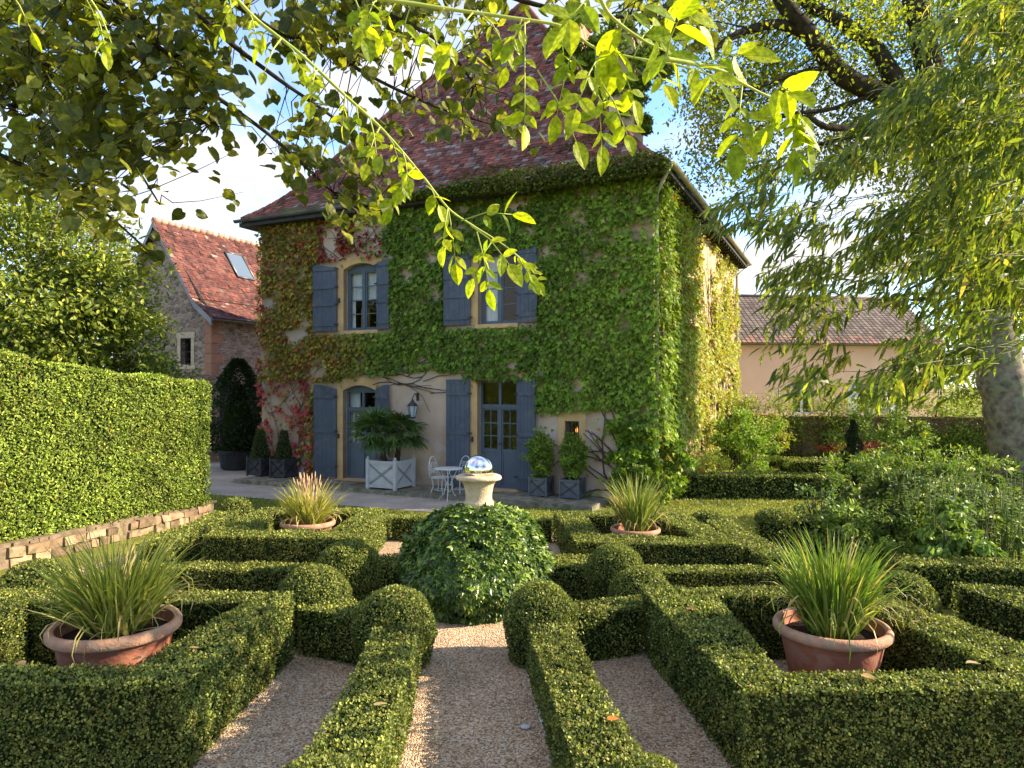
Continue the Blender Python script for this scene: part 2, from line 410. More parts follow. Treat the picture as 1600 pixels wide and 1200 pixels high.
def stonewall_mat(name, c1, c2, mortar, scale=3.2, sq=2.0):
    m, t, b = newmat(name)
    co = t.nodes.new("ShaderNodeTexCoord")
    mp = t.nodes.new("ShaderNodeMapping"); mp.inputs["Scale"].default_value = (1, 1, sq)
    t.links.new(co.outputs["Object"], mp.inputs[0])
    nz = t.nodes.new("ShaderNodeTexNoise"); nz.inputs["Scale"].default_value = 1.7
    t.links.new(mp.outputs[0], nz.inputs["Vector"])
    mm = t.nodes.new("ShaderNodeMix"); mm.data_type = 'RGBA'; mm.blend_type = 'LINEAR_LIGHT'; mm.inputs[0].default_value = 0.22
    t.links.new(mp.outputs[0], mm.inputs[6]); t.links.new(nz.outputs["Color"], mm.inputs[7])
    v = t.nodes.new("ShaderNodeTexVoronoi"); v.feature = 'F1'; v.inputs["Scale"].default_value = scale; v.inputs["Randomness"].default_value = 0.85
    ve = t.nodes.new("ShaderNodeTexVoronoi"); ve.feature = 'DISTANCE_TO_EDGE'; ve.inputs["Scale"].default_value = scale; ve.inputs["Randomness"].default_value = 0.85
    for q in (v, ve): t.links.new(mm.outputs[2], q.inputs["Vector"])
    r = t.nodes.new("ShaderNodeValToRGB")
    r.color_ramp.elements[0].color = (*c2, 1); r.color_ramp.elements[1].color = (*c1, 1)
    e = r.color_ramp.elements.new(0.5); e.color = tuple((a + b_) / 2 * f for a, b_, f in zip(c1, c2, (1.15, .95, .9))) + (1,)
    sp = t.nodes.new("ShaderNodeSeparateColor"); t.links.new(v.outputs["Color"], sp.inputs[0]); t.links.new(sp.outputs[0], r.inputs[0])
    re = t.nodes.new("ShaderNodeValToRGB"); re.color_ramp.elements[0].position = 0.04; re.color_ramp.elements[1].position = 0.11
    t.links.new(ve.outputs["Distance"], re.inputs[0])
    m2 = t.nodes.new("ShaderNodeMix"); m2.data_type = 'RGBA'; t.links.new(re.outputs[0], m2.inputs[0])
    m2.inputs[6].default_value = (*mortar, 1); t.links.new(r.outputs[0], m2.inputs[7])
    t.links.new(m2.outputs[2], b.inputs["Base Color"])
    n2 = t.nodes.new("ShaderNodeTexNoise"); n2.inputs["Scale"].default_value = 25; n2.inputs["Detail"].default_value = 5
    t.links.new(co.outputs["Object"], n2.inputs["Vector"])
    ma = t.nodes.new("ShaderNodeMath"); ma.operation = 'MULTIPLY_ADD'; ma.inputs[1].default_value = 0.35
    t.links.new(n2.outputs["Fac"], ma.inputs[0]); t.links.new(re.outputs[0], ma.inputs[2])
    bp = t.nodes.new("ShaderNodeBump"); bp.inputs["Strength"].default_value = 0.9; bp.inputs["Distance"].default_value = 0.035
    t.links.new(ma.outputs[0], bp.inputs["Height"]); t.links.new(bp.outputs[0], b.inputs["Normal"])
    b.inputs["Roughness"].default_value = 0.95; b.inputs["Specular IOR Level"].default_value = 0.1
    return m
M['barn_stone'] = stonewall_mat("barn_stone", (0.42, 0.32, 0.23), (0.15, 0.115, 0.095), (0.36, 0.30, 0.25), 3.6, 2.3)
M['low_wall'] = stonewall_mat("low_wall_stone", (0.32, 0.245, 0.18), (0.20, 0.15, 0.11), (0.22, 0.17, 0.125), 4.2, 1.6)
M['garden_wall'] = stonewall_mat("garden_wall_stone", (0.22, 0.15, 0.075), (0.10, 0.075, 0.04), (0.16, 0.12, 0.07), 3.4, 1.6)

def gravelmat(name, cols, scale, mort):
    m, t, b = newmat(name)
    co = t.nodes.new("ShaderNodeTexCoord")
    v = t.nodes.new("ShaderNodeTexVoronoi"); v.inputs["Scale"].default_value = scale
    t.links.new(co.outputs["Object"], v.inputs["Vector"])
    sp = t.nodes.new("ShaderNodeSeparateColor"); t.links.new(v.outputs["Color"], sp.inputs[0])
    r = t.nodes.new("ShaderNodeValToRGB"); r.color_ramp.interpolation = 'CONSTANT'
    el = r.color_ramp.elements
    el[0].color = (*cols[0], 1); el[1].position = 0.9; el[1].color = (*cols[-1], 1)
    for i, c in enumerate(cols[1:-1]):
        e = el.new((i + 1) / (len(cols) - 1) * 0.9); e.color = (*c, 1)
    t.links.new(sp.outputs[0], r.inputs[0])
    big = t.nodes.new("ShaderNodeTexNoise"); big.inputs["Scale"].default_value = 1.3; big.inputs["Detail"].default_value = 4
    t.links.new(co.outputs["Object"], big.inputs["Vector"])
    mr = t.nodes.new("ShaderNodeMapRange"); mr.inputs[1].default_value = .3; mr.inputs[2].default_value = .7; mr.inputs[3].default_value = .72; mr.inputs[4].default_value = 1.1
    t.links.new(big.outputs["Fac"], mr.inputs[0])
    mu = t.nodes.new("ShaderNodeMix"); mu.data_type = 'RGBA'; mu.blend_type = 'MULTIPLY'; mu.inputs[0].default_value = 1
    t.links.new(r.outputs[0], mu.inputs[6]); t.links.new(mr.outputs[0], mu.inputs[7])
    t.links.new(mu.outputs[2], b.inputs["Base Color"])
    inv = t.nodes.new("ShaderNodeMath"); inv.operation = 'SUBTRACT'; inv.inputs[0].default_value = 1
    t.links.new(v.outputs["Distance"], inv.inputs[1])
    bp = t.nodes.new("ShaderNodeBump"); bp.inputs["Strength"].default_value = 1.0; bp.inputs["Distance"].default_value = mort
    t.links.new(inv.outputs[0], bp.inputs["Height"]); t.links.new(bp.outputs[0], b.inputs["Normal"])
    b.inputs["Roughness"].default_value = 0.9; b.inputs["Specular IOR Level"].default_value = 0.2
    return m
GC = [(0.56, 0.40, 0.26), (0.40, 0.27, 0.16), (0.64, 0.50, 0.35), (0.24, 0.16, 0.10), (0.52, 0.33, 0.19), (0.70, 0.60, 0.46)]
M['gravel'] = gravelmat("gravel", GC, 70, 0.012)
M['drive_gravel'] = gravelmat("drive_gravel", [(0.44, 0.38, 0.33), (0.36, 0.31, 0.27), (0.50, 0.45, 0.40)], 60, 0.006)
M['lawn'] = surf("lawn_ground", (0.24, 0.25, 0.05), (0.15, 0.17, 0.035), 1.3, 1.0, 1.0, 70, 0.05, spots=(0.16, 0.15, 0.04), sscale=4)

# ------------------------------------------------------------------ ground
def sheet(name, poly, z, mat, label=None):
    g = G(); g.add([(p[0], p[1], z) for p in poly], [tuple(range(len(poly)))])
    o = g.build(name, mat); o["kind"] = "structure"
    return o
sheet("ground", [(-900, -300), (900, -300), (900, 1500), (-900, 1500)], 0.0, M['lawn'])
sheet("gravel_path", [(-5.9, 1.0), (4.6, 1.0), (4.5, 8.0), (4.0, 11.2), (3.0, 12.0), (-5.4, 12.0), (-6.2, 8.5)], 0.006, M['gravel'])

# ------------------------------------------------------------------ manor house
A = np.array([2.98, 14.9]); U = nrm(np.array([-9.93, 4.7])); Nf = np.array([-U[1], U[0]]); Nf = Nf if Nf[1] < 0 else -Nf
Bk = -Nf                                     # direction to the back
FL, SL = 11.0, 12.2                          # facade and side lengths
def F3(s, z, out=0.0):                        # on the facade
    p = A + U * s + Nf * out
    return np.array([p[0], p[1], z])
def S3(t, z, out=0.0):                        # on the side wall (out = to the right)
    p = A + Bk * t - U * out
    return np.array([p[0], p[1], z])
def fs(x):                                   # facade coordinate s seen at photograph column x
    k = (x - 800) / FPX
    return (A[0] - k * A[1]) / (k * U[1] - U[0])
def fz(x, y):
    s = fs(x); Y = A[1] + U[1] * s
    return EYE + (605 - y) / FPX * Y
u3 = np.array([U[0], U[1], 0]); n3 = np.array([Nf[0], Nf[1], 0]); z3 = np.array([0, 0, 1.0]); b3 = -n3

wins = []   # name, s0(right), s1(left), z0, z1, arch, kind
def mkwin(xl, xr, yt, yb, arch, kind):
    s1, s0 = fs(xl), fs(xr)
    xm = (xl + xr) / 2
    return dict(s0=s0, s1=s1, z0=fz(xm, yb), z1=fz(xm, yt), arch=arch, kind=kind)
wins.append(mkwin(537, 590, 411, 516, 0.14, 'window'))
wins.append(mkwin(747, 808, 392, 506, 0.0, 'window'))
wins.append(mkwin(536, 588, 602, 756, 0.14, 'door'))
wins.append(mkwin(746, 808, 594, 772, 0.0, 'door'))
wins.append(mkwin(883, 905, 658, 693, 0.0, 'small'))
for w in wins:
    if w['kind'] == 'door': w['z0'] = 0.12
HW = 7.1
house = thing("manor_house", "two storey manor house covered in creeper, with steep red roof and slate blue shutters", "house", (A[0], A[1], 0))
HO = np.array([A[0], A[1], 0])
bpy.context.view_layer.update()
def part(g, name, mats, root):
    """geometry in world space, child of a moved empty"""
    o = root; mw = o.matrix_basis.copy()
    while o.parent: o = o.parent; mw = o.matrix_basis @ mw
    V = np.array(mw.inverted())
    g.V = [np.c_[v, np.ones(len(v))] @ V.T[:, :3] for v in g.V]
    return g.build(name, mats, root)
def hpart(g, name, mats, parent=None):
    V = np.array(house.matrix_world.inverted())
    g.V = [np.c_[v, np.ones(len(v))] @ V.T[:, :3] for v in g.V]
    return g.build(name, mats, parent or house)

# front wall with openings
g = G()
sb = sorted({0.0, FL} | {w['s0'] for w in wins} | {w['s1'] for w in wins})
zb = sorted({0.0, HW} | {w['z0'] for w in wins} | {w['z1'] for w in wins})
for i in range(len(sb)-1):
    for j in range(len(zb)-1):
        sm, zm = (sb[i]+sb[i+1])/2, (zb[j]+zb[j+1])/2
        if any(w['s0'] < sm < w['s1'] and w['z0'] < zm < w['z1'] for w in wins): continue
        g.add([F3(sb[i], zb[j]), F3(sb[i+1], zb[j]), F3(sb[i+1], zb[j+1]), F3(sb[i], zb[j+1])], [(3,2,1,0)])
D = 0.32
for w in wins:
    a, b_, c, d = w['s0'], w['s1'], w['z0'], w['z1']
    for (p, q) in (((a,c),(b_,c)), ((b_,c),(b_,d)), ((b_,d),(a,d)), ((a,d),(a,c))):
        g.add([F3(p[0], p[1]), F3(q[0], q[1]), F3(q[0], q[1], -D), F3(p[0], p[1], -D)], [(0,1,2,3)])
hpart(g, "front_wall", M['render'])
g = G()
g.add([S3(0,0), S3(SL,0), S3(SL,HW), S3(0,HW)], [(0,1,2,3)])
g.add([S3(SL,0), S3(SL,0,-FL), S3(SL,HW,-FL), S3(SL,HW)], [(0,1,2,3)])
g.add([S3(0,0,-FL), S3(SL,0,-FL), S3(SL,HW,-FL), S3(0,HW,-FL)], [(3,2,1,0)])
g.add([S3(0,HW-.01,0), S3(SL,HW-.01,0), S3(SL,HW-.01,-FL), S3(0,HW-.01,-FL)], [(0,1,2,3)])
hpart(g, "side_wall", M['side_render'])

# quoins at the right corner and drain pipes
g = G()
for k in range(18):
    z = 0.1 + k*0.38
    ln = 0.5 if k % 2 else 0.32
    g.box(F3(-0.02, z, 0.015), u3*ln, -n3*0.01 + n3*-0.0, z3*0.36)
hpart(g, "corner_stones", M['side_render'])

def curtain(s0, s1, z0, z1, out, n=26):
    g = G(); V = []
    for i in range(n+1):
        s = s0 + (s1-s0)*i/n
        o = out + 0.025*math.sin(i*1.9) + 0.01*math.sin(i*.7)
        V += [F3(s, z0, o), F3(s, z1, o)]
    g.add(V, [(2*i, 2*i+2, 2*i+3, 2*i+1) for i in range(n)], smooth=True)
    return g
def shutter(name, hinge_s, w_, z0, z1, side, ang, arch, batt, label=None):
    """plank shutter hung at hinge_s, opening away along side*u"""
    d = u3*side*math.cos(ang) + n3*math.sin(ang)
    nn = nrm(np.cross(z3, d)); nn = nn if np.dot(nn, n3) > 0 else -nn
    o = F3(hinge_s, z0, 0.055)
    g = G()
    npl = 5
    for k in range(npl):
        zt = z1
        if arch: zt = z1 - arch*0.9*((npl-1-k)/(npl-1))**0 * (1 - (1-(k+.5)/npl)**1.4) if False else z1 - arch*0.55*((k+.5)/npl)**1.2*0
        x0, x1 = w_*k/npl + (0.004 if k else 0), w_*(k+1)/npl
        ta = z1 - z0; tb = ta
        if arch:
            ta -= arch*0.9*(1-k/npl)**2; tb -= arch*0.9*(1-(k+1)/npl)**2
        p = o + d*x0; q = o + d*x1
        g.add([p, q, q+nn*.03, p+nn*.03, p+z3*ta, q+z3*tb, q+nn*.03+z3*tb, p+nn*.03+z3*ta], [(0,3,2,1),(4,5,6,7),(0,1,5,4),(1,2,6,5),(2,3,7,6),(3,0,4,7)])
    sh = hpart(g, name, M['slate_paint'])
    for f in batt:
        z = (z1-z0)*f
        g = G(); g.box(o + d*0.01 + nn*.0301 + z3*(z-.045), d*(w_-.02), nn*.022, z3*.09)
        hpart(g, "batten", M['slate_paint'], sh)
        g = G(); g.box(o - d*0.06 + nn*.0302 + z3*(z-.02), d*.12, nn*.03, z3*.035)
        hpart(g, "hinge", M['black_metal'], sh)
    return sh

def make_window(w, idx):
    s0, s1, z0, z1 = w['s0'], w['s1'], w['z0'], w['z1']
    ww = s1 - s0
    # stone surround
    g = G()
    jw = 0.19 if w['kind'] != 'small' else 0.16
    pr = 0.018
    g.box(F3(s0-jw, z0-(0 if w['kind']=='door' else .0), pr), u3*jw, -n3*0.15, z3*(z1-z0))
    g.box(F3(s1, z0, pr), u3*jw, -n3*0.15, z3*(z1-z0))
    if w['kind'] == 'small':
        g.box(F3(s0-jw, z1, pr), u3*(ww+2*jw), -n3*.15, z3*.2)
        g.box(F3(s0-jw, z0-.14, pr+.02), u3*(ww+2*jw), -n3*.2, z3*.137)
    elif w['arch']:
        n = 10; V0 = []; V1 = []
        for i in range(n+1):
            t_ = -1 + 2*i/n
            s = s0 + ww*(t_+1)/2
            V0.append((s, z1 - w['arch']*t_*t_))
            V1.append((s0 - jw + (ww+2*jw)*i/n, z1 + .2 - w['arch']*0.9*t_*t_))
        V = []
        for (a, b_) in V0: V.append(F3(a, b_, pr))
        for (a, b_) in V1: V.append(F3(a, b_, pr))
        for (a, b_) in V0: V.append(F3(a, b_, -.14))
        for (a, b_) in V1: V.append(F3(a, b_, 0))
        m_ = n+1
        F_ = [(i, i+1, m_+i+1, m_+i) for i in range(n)] + [(2*m_+i, 2*m_+i+1, i+1, i) for i in range(n)] + [(m_+i, m_+i+1, 3*m_+i+1, 3*m_+i) for i in range(n)]
        g.add(V, F_)
    else:
        g.box(F3(s0-jw, z1, pr), u3*(ww+2*jw), -n3*.15, z3*.24)
    if w['kind'] == 'window':
        g.box(F3(s0-.05, z0-.1, pr+.05), u3*(ww+.1), -n3*.25, z3*.097)
    if w['kind'] == 'door':
        g.box(F3(s0-.1, z0-.11, .25), u3*(ww+.2), -n3*.5, z3*.108)
    hpart(g, "stone_surround", M['ochre_stone'])
    # frame
    fr = 0.05
    dp = -0.16
    g = G()
    def bar(sa, sb_, za, zb_, th=.06, o=dp):
        g.box(F3(sa, za, o), u3*(sb_-sa), -n3*th, z3*(zb_-za))
    if w['kind'] == 'small':
        bar(s0, s1, z0, z0+.03); bar(s0, s1, z1-.03, z1); bar(s0, s0+.03, z0+.03, z1-.03); bar(s1-.03, s1, z0+.03, z1-.03)
        root = hpart(g, "window_frame", M['frame_paint'])
        for i in range(3):
            s = s0 + ww*(i+1)/4
            gg = G(); gg.tube([F3(s, z0, -.06), F3(s, z1, -.06)], .012, 6)
            hpart(gg, "bar", M['black_metal'], root)
        gg = G(); gg.add([F3(s0, z0, dp-.02), F3(s1, z0, dp-.02), F3(s1, z1, dp-.02), F3(s0, z1, dp-.02)], [(0,1,2,3)])
        hpart(gg, "pane", M['glass'], root)
        gg = G(); gg.lathe([(0, 0), (.02, .02), (.028, .06), (.012, .12), (0, .15)], F3((s0+s1)/2, z0+.22, -.30), 12)
        hpart(gg, "candle_lamp", M['glow'], root)
        return
    bar(s0, s0+fr, z0, z1); bar(s1-fr, s1, z0, z1); bar(s0+fr, s1-fr, z0, z0+fr); bar(s0+fr, s1-fr, z1-fr-w['arch'], z1)
    zt = z1 - fr - w['arch']
    mid = (s0+s1)/2
    zl = z0 + fr
    if w['kind'] == 'door':
        ztr = z1 - 0.62
        bar(s0+fr, s1-fr, ztr-.05, ztr+.05, .09, dp+.02)
        bar(mid-.035, mid+.035, ztr+.05, zt)
        zl = z0 + fr + 0.82
        ztop = ztr - .05
    else:
        ztop = zt
    bar(mid-.038, mid+.038, z0+fr, ztop, .075, dp+.01)
    root = hpart(g, "window_frame" if w['kind'] == 'window' else "door_frame", M['frame_paint'])
    # leaves of the casement with thin glazing bars
    rows = 4 if w['kind'] == 'window' else 3
    for (sa, sb_) in ((s0+fr, mid-.038), (mid+.038, s1-fr)):
        g = G(); st = .038
        za = z0+fr if w['kind'] == 'window' else z0+fr
        o = dp-.012
        g.box(F3(sa, za, o), u3*st, -n3*.045, z3*(ztop-za)); g.box(F3(sb_-st, za, o), u3*st, -n3*.045, z3*(ztop-za))
        g.box(F3(sa+st, ztop-st, o), u3*(sb_-sa-2*st), -n3*.045, z3*st); g.box(F3(sa+st, za, o), u3*(sb_-sa-2*st), -n3*.045, z3*st)
        zg = za+st
        if w['kind'] == 'door':
            g.box(F3(sa+st, za+st, o-.015), u3*(sb_-sa-2*st), -n3*.02, z3*(zl-za-st))
            g.box(F3(sa+st, zl-.03, o), u3*(sb_-sa-2*st), -n3*.045, z3*.08)
            zg = zl+.05
            g.box(F3((sa+sb_)/2-.011, zg, o-.004), u3*.022, -n3*.03, z3*(ztop-st-zg))
        for r_ in range(1, rows):
            z = zg + (ztop-st-zg)*r_/rows
            g.box(F3(sa+st, z-.013, o-.002), u3*(sb_-sa-2*st), -n3*.03, z3*.026)
        cs = hpart(g, "casement", M['frame_paint'], root)
        g = G(); g.add([F3(sa+st, zg, o-.02), F3(sb_-st, zg, o-.02), F3(sb_-st, ztop-st, o-.02), F3(sa+st, ztop-st, o-.02)], [(0,1,2,3)])
        hpart(g, "pane", M['glass'], root)
    if w['kind'] == 'door':
        g = G(); ztr = z1-.62
        g.add([F3(s0+fr, ztr+.05, dp-.03), F3(s1-fr, ztr+.05, dp-.03), F3(s1-fr, zt, dp-.03), F3(s0+fr, zt, dp-.03)], [(0,1,2,3)])
        hpart(g, "pane", M['glass'], root)
        g = G(); g.tube([F3(mid, z0+1.05, dp+.02), F3(mid, z0+1.05, dp+.07), F3(mid-.1, z0+1.05, dp+.07)], .012, 6)
        hpart(g, "handle", M['black_metal'], root)
for i, w in enumerate(wins): make_window(w, i)
w = wins[0]
hpart(curtain(w['s0'], w['s1'], w['z0']+(w['z1']-w['z0'])*.47, w['z1'], -.30), "curtain", M['cloth'])
hpart(curtain(w['s1']-.16, w['s1'], w['z0'], w['z0']+(w['z1']-w['z0'])*.47, -.30, 8), "curtain", M['cloth'])
g = G(); g.box(F3((w['s0']+w['s1'])/2+.02, w['z0'], -.42), u3*.28, -n3*.03, z3*.62); g.box(F3(w['s0']+.08, w['z0'], -.40), u3*.2, -n3*.03, z3*.8)
hpart(g, "wooden_cupboard", M['wood_int'])
w = wins[1]
hpart(curtain((w['s0']+w['s1'])/2+.02, w['s1'], w['z0'], w['z1'], -.30, 14), "curtain", M['cloth'])
w = wins[2]
hpart(curtain(w['s1']-.3, w['s1'], w['z0'], w['z1'], -.34, 10), "curtain", M['cloth'])
# shutters
for i, (xs, sw) in enumerate(((494, .66), (697, .66), (495, .66), (701, .66))):
    w = wins[i]
    ya, yb = (w['z0']+.0, w['z1']+.02)
    if w['kind'] == 'door': ya = 0.14
    bt = (.1, .4, .66, .93) if w['kind'] == 'window' else (.12, .5, .87)
    a = w['arch']
    sw1 = fs(xs) - (w['s1'] + .17)
    shutter("shutter", w['s1']+.17, sw1, ya, yb, 1, R(4), a, bt)
    xr = (612, 842, 611, 839)[i]
    sw2 = (w['s0'] - .03) - fs(xr)
    shutter("shutter", w['s0']-.03, min(sw2*1.06, .78), ya, yb, -1, R(9), a, bt)
    for ss in (w['s1']+.1, w['s0']-.1):
        g = G(); g.box(F3(ss, ya+(yb-ya)*.42, .02), u3*.03, n3*.05, z3*.12)
        hpart(g, "shutter_stay", M['black_metal'])

# roof: hipped with bell cast eaves, laid tile by tile
OV = 0.42
RW, RD = FL + 2*OV, SL + 2*OV
EZ = 7.08
def prof(d):
    d = np.asarray(d, float)
    return EZ + np.where(d < 1.3, 0.62*d + 0.27*d*d, 0.62*1.3+.27*1.69 + 1.36*(d-1.3))
DMAX = RW/2
C0 = A - U*OV + Nf*OV                         # front right eave corner
def roofpt(face, x, d, lift=0.0):
    z = prof(d) + lift
    if face == 0: p = C0 + np.outer(x, U) + np.outer(d, -Nf)
    elif face == 1: p = C0 + np.outer(x, -Nf) + np.outer(d, U)
    elif face == 2: p = C0 + U*RW + np.outer(x, -Nf) + np.outer(d, -U)
    else: p = C0 - Nf*RD + np.outer(x, U) + np.outer(d, Nf)
    return np.c_[p, z]
def tilecols(P, base, var=.25, lich=(0.34, 0.31, 0.29), lp=.1, moss=None):
    n = len(P)
    base = np.array(base)
    c = base[None, :] * (1 + rng.normal(0, var, (n, 1)))
    dark = rng.random(n) < .22; c[dark] *= np.array([.55, .6, .68])
    org = rng.random(n) < .16; c[org] *= np.array([1.5, 1.2, 1.05])
    f = fbm(P, .9, 5)
    li = (rng.random(n) < lp * (1 + 12*np.clip(f-.55, 0, 1)))
    c[li] = np.array(lich)[None, :] * rng.uniform(.5, 1.25, (li.sum(), 1))
    c *= (0.75 + .5*fbm(P, .5, 9))[:, None]
    return np.clip(c, .01, 1)
roofg = G()
ds = np.linspace(0, DMAX, 24)
for face in range(4):
    Lf = RW if face in (0, 3) else RD
    V = []
    for d in ds:
        V += list(roofpt(face, np.array([d, Lf-d]), np.array([d, d]), -0.03))
    roofg.add(V, [(2*i, 2*i+1, 2*i+3, 2*i+2) for i in range(len(ds)-1)], 0, (.1, .05, .045))
tv = 0.115; tw = 0.165
for face in (0, 1, 2):
    Lf = RW if face == 0 else RD
    d = 0.0; k = 0
    while d < DMAX - .05:
        dz = (prof(d+.01) - prof(d)) / .01
        ln = math.hypot(1, dz); c_, s_ = 1/ln, dz/ln
        xs = np.arange(d + (k % 2)*tw/2 + tw/2, Lf - d - tw/2 + .05, tw)
        if len(xs):
            xs = xs + rng.normal(0, .006, len(xs))
            P = roofpt(face, xs, np.full(len(xs), d) + rng.normal(0, .007, len(xs)), .008)
            ax = {0: U, 1: -Nf, 2: -Nf}[face]; inn = {0: -Nf, 1: U, 2: -U}[face]
            T = np.tile(np.r_[inn*c_, s_], (len(xs), 1)) + rng.normal(0, .012, (len(xs), 3))
            Nn = np.tile(np.r_[-inn*s_, c_], (len(xs), 1)) + rng.normal(0, .05, (len(xs), 3))
            col = tilecols(P, (.215, .086, .068), .25, (.26, .23, .22), .12)
            mo = (fbm(P, 1.1, 31) > .74 - .22*max(0, 1-d/.8)) & (face != 2)
            if d < 1.6: col[mo] = np.array([.14, .12, .05]) * rng.uniform(.7, 1.3, (mo.sum(), 1))
            roofg.leaves(P, T, Nn, .19, 'tile', col, 0, width=tw*.96/.19)
        d += tv * c_; k += 1
# hip tiles
for face, end in ((0, 0), (0, 1)):
    d = 0.05
    while d < DMAX:
        x = d if end == 0 else RW - d
        p0 = roofpt(0, np.array([x]), np.array([d]), .0)[0]
        x2 = d+.16 if end == 0 else RW-d-.16
        p1 = roofpt(0, np.array([x2]), np.array([d+.16]), .04)[0]
        roofg.tube([p0, p1], [.085, .07], 6, 0, tuple(np.array([.30, .12, .09])*random.uniform(.5, 1.3)))
        d += .13
hpart(roofg, "roof", M['roof_tile'])
g = G()
def gutter(p, q, mat, r_=.075):
    g = G(); p = np.array(p); q = np.array(q); n = 8
    d = nrm(q-p); side = nrm(np.cross(d, z3))
    V = []
    for e in (p, q):
        for j in range(n+1):
            th = math.pi + math.pi*j/n
            V.append(e + side*math.cos(th)*r_ + z3*math.sin(th)*r_)
    g.add(V, [(j, j+1, n+1+j+1, n+1+j) for j in range(n)], smooth=True)
    return g
e0 = F3(-OV-.08, EZ-.0, OV+.07); e1 = F3(FL+OV+.08, EZ-.0, OV+.07); e2 = S3(SL+OV+.08, EZ, OV+.07)
hpart(gutter(e0, e1, None), "gutter", M['gutter'])
hpart(gutter(e0, e2, None), "gutter", M['pale_gutter'])
g = G()
g.box(F3(-OV, EZ-.17, OV), u3*RW, -n3*(OV), z3*.11)          # boxed eaves
g.box(F3(-OV, EZ-.172, 0), u3*OV, b3*(SL+OV), z3*.11)
g.box(F3(FL, EZ-.172, 0), u3*OV, b3*(SL), z3*.11)
hpart(g, "eaves_board", M['dark_wood'])
g = G()
for t_ in np.arange(.3, SL, .45): g.box(S3(t_, EZ-.26, 0.002), b3*.09, -u3*(OV-.03), z3*.085)
hpart(g, "rafter_ends", M['dark_bark'])
g = G(); g.tube([e0 + z3*-.05, F3(-.1, EZ-.5, .06), F3(-.1, 6, .06), F3(-.1, .2, .06)], .04, 8)
hpart(g, "downpipe", M['pale_gutter'])
g = G(); g.tube([e2 + z3*-.05, S3(SL-.15, EZ-.5, .1), S3(SL-.15, 6, .1), S3(SL-.15, .2, .1)], .05, 8)
hpart(g, "downpipe", M['pale_gutter'])
# chimneys
def chimney(c, ang, sx, sy, z0, z1, mat, pot=True):
    g = G(); g.cbox((c[0], c[1], z0), sx, sy, z1-z0, ang); g.cbox((c[0], c[1], z1), sx+.14, sy+.14, .12, ang); g.cbox((c[0], c[1], z1+.12), sx+.04, sy+.04, .1, ang)
    o = hpart(g, "chimney", mat)
    if pot:
        g = G()
        for f in (-.22, .22): g.lathe([(.12, 0), (.10, .3), (.13, .32), (.13, .38), (.09, .38), (.08, .1)], (c[0]+f*math.cos(ang)*sx*1.1, c[1]+f*math.sin(ang)*sx*1.1, z1+.22), 14)
        hpart(g, "chimney_pot", M['terracotta'], o)
ANG = math.atan2(U[1], U[0])
chimney((2.72, 16.75), ANG, .55, 1.0, 7.4, 10.6, M['render'], False)
chimney((1.75, 19.6), ANG, .6, .8, 9.6, 12.5, M['brick'])

# terrace slab and drive in front of the house
def along(s0, s1, o0, o1): return [tuple(F3(s0, 0, o0)[:2]), tuple(F3(s1, 0, o0)[:2]), tuple(F3(s1, 0, o1)[:2]), tuple(F3(s0, 0, o1)[:2])]
g = G()
s = 0.9
while s < 10.6:
    ln = random.uniform(.9, 1.5)
    o1 = 1.28 + random.uniform(-.04, .04)
    g.prism(along(s, min(s+ln-.012, 10.7), 0.0, o1)[::-1], 0.0, .11 + random.uniform(-.008, .008))
    s += ln
o = g.build("pavement", M['grey_stone']); o["kind"] = "structure"
sheet("drive", [tuple(F3(3.2, 0, 1.2)[:2]), tuple(F3(2.6, 0, 2.3)[:2]), tuple(F3(4, 0, 2.75)[:2]), tuple(F3(9, 0, 2.9)[:2]), tuple(F3(14, 0, 3.2)[:2]), tuple(F3(22, 0, 3.2)[:2]), tuple(F3(24, 0, -8)[:2]), tuple(F3(11.0, 0, -8)[:2]), tuple(F3(11.0, 0, 1.2)[:2])], 0.005, M['drive_gravel'])

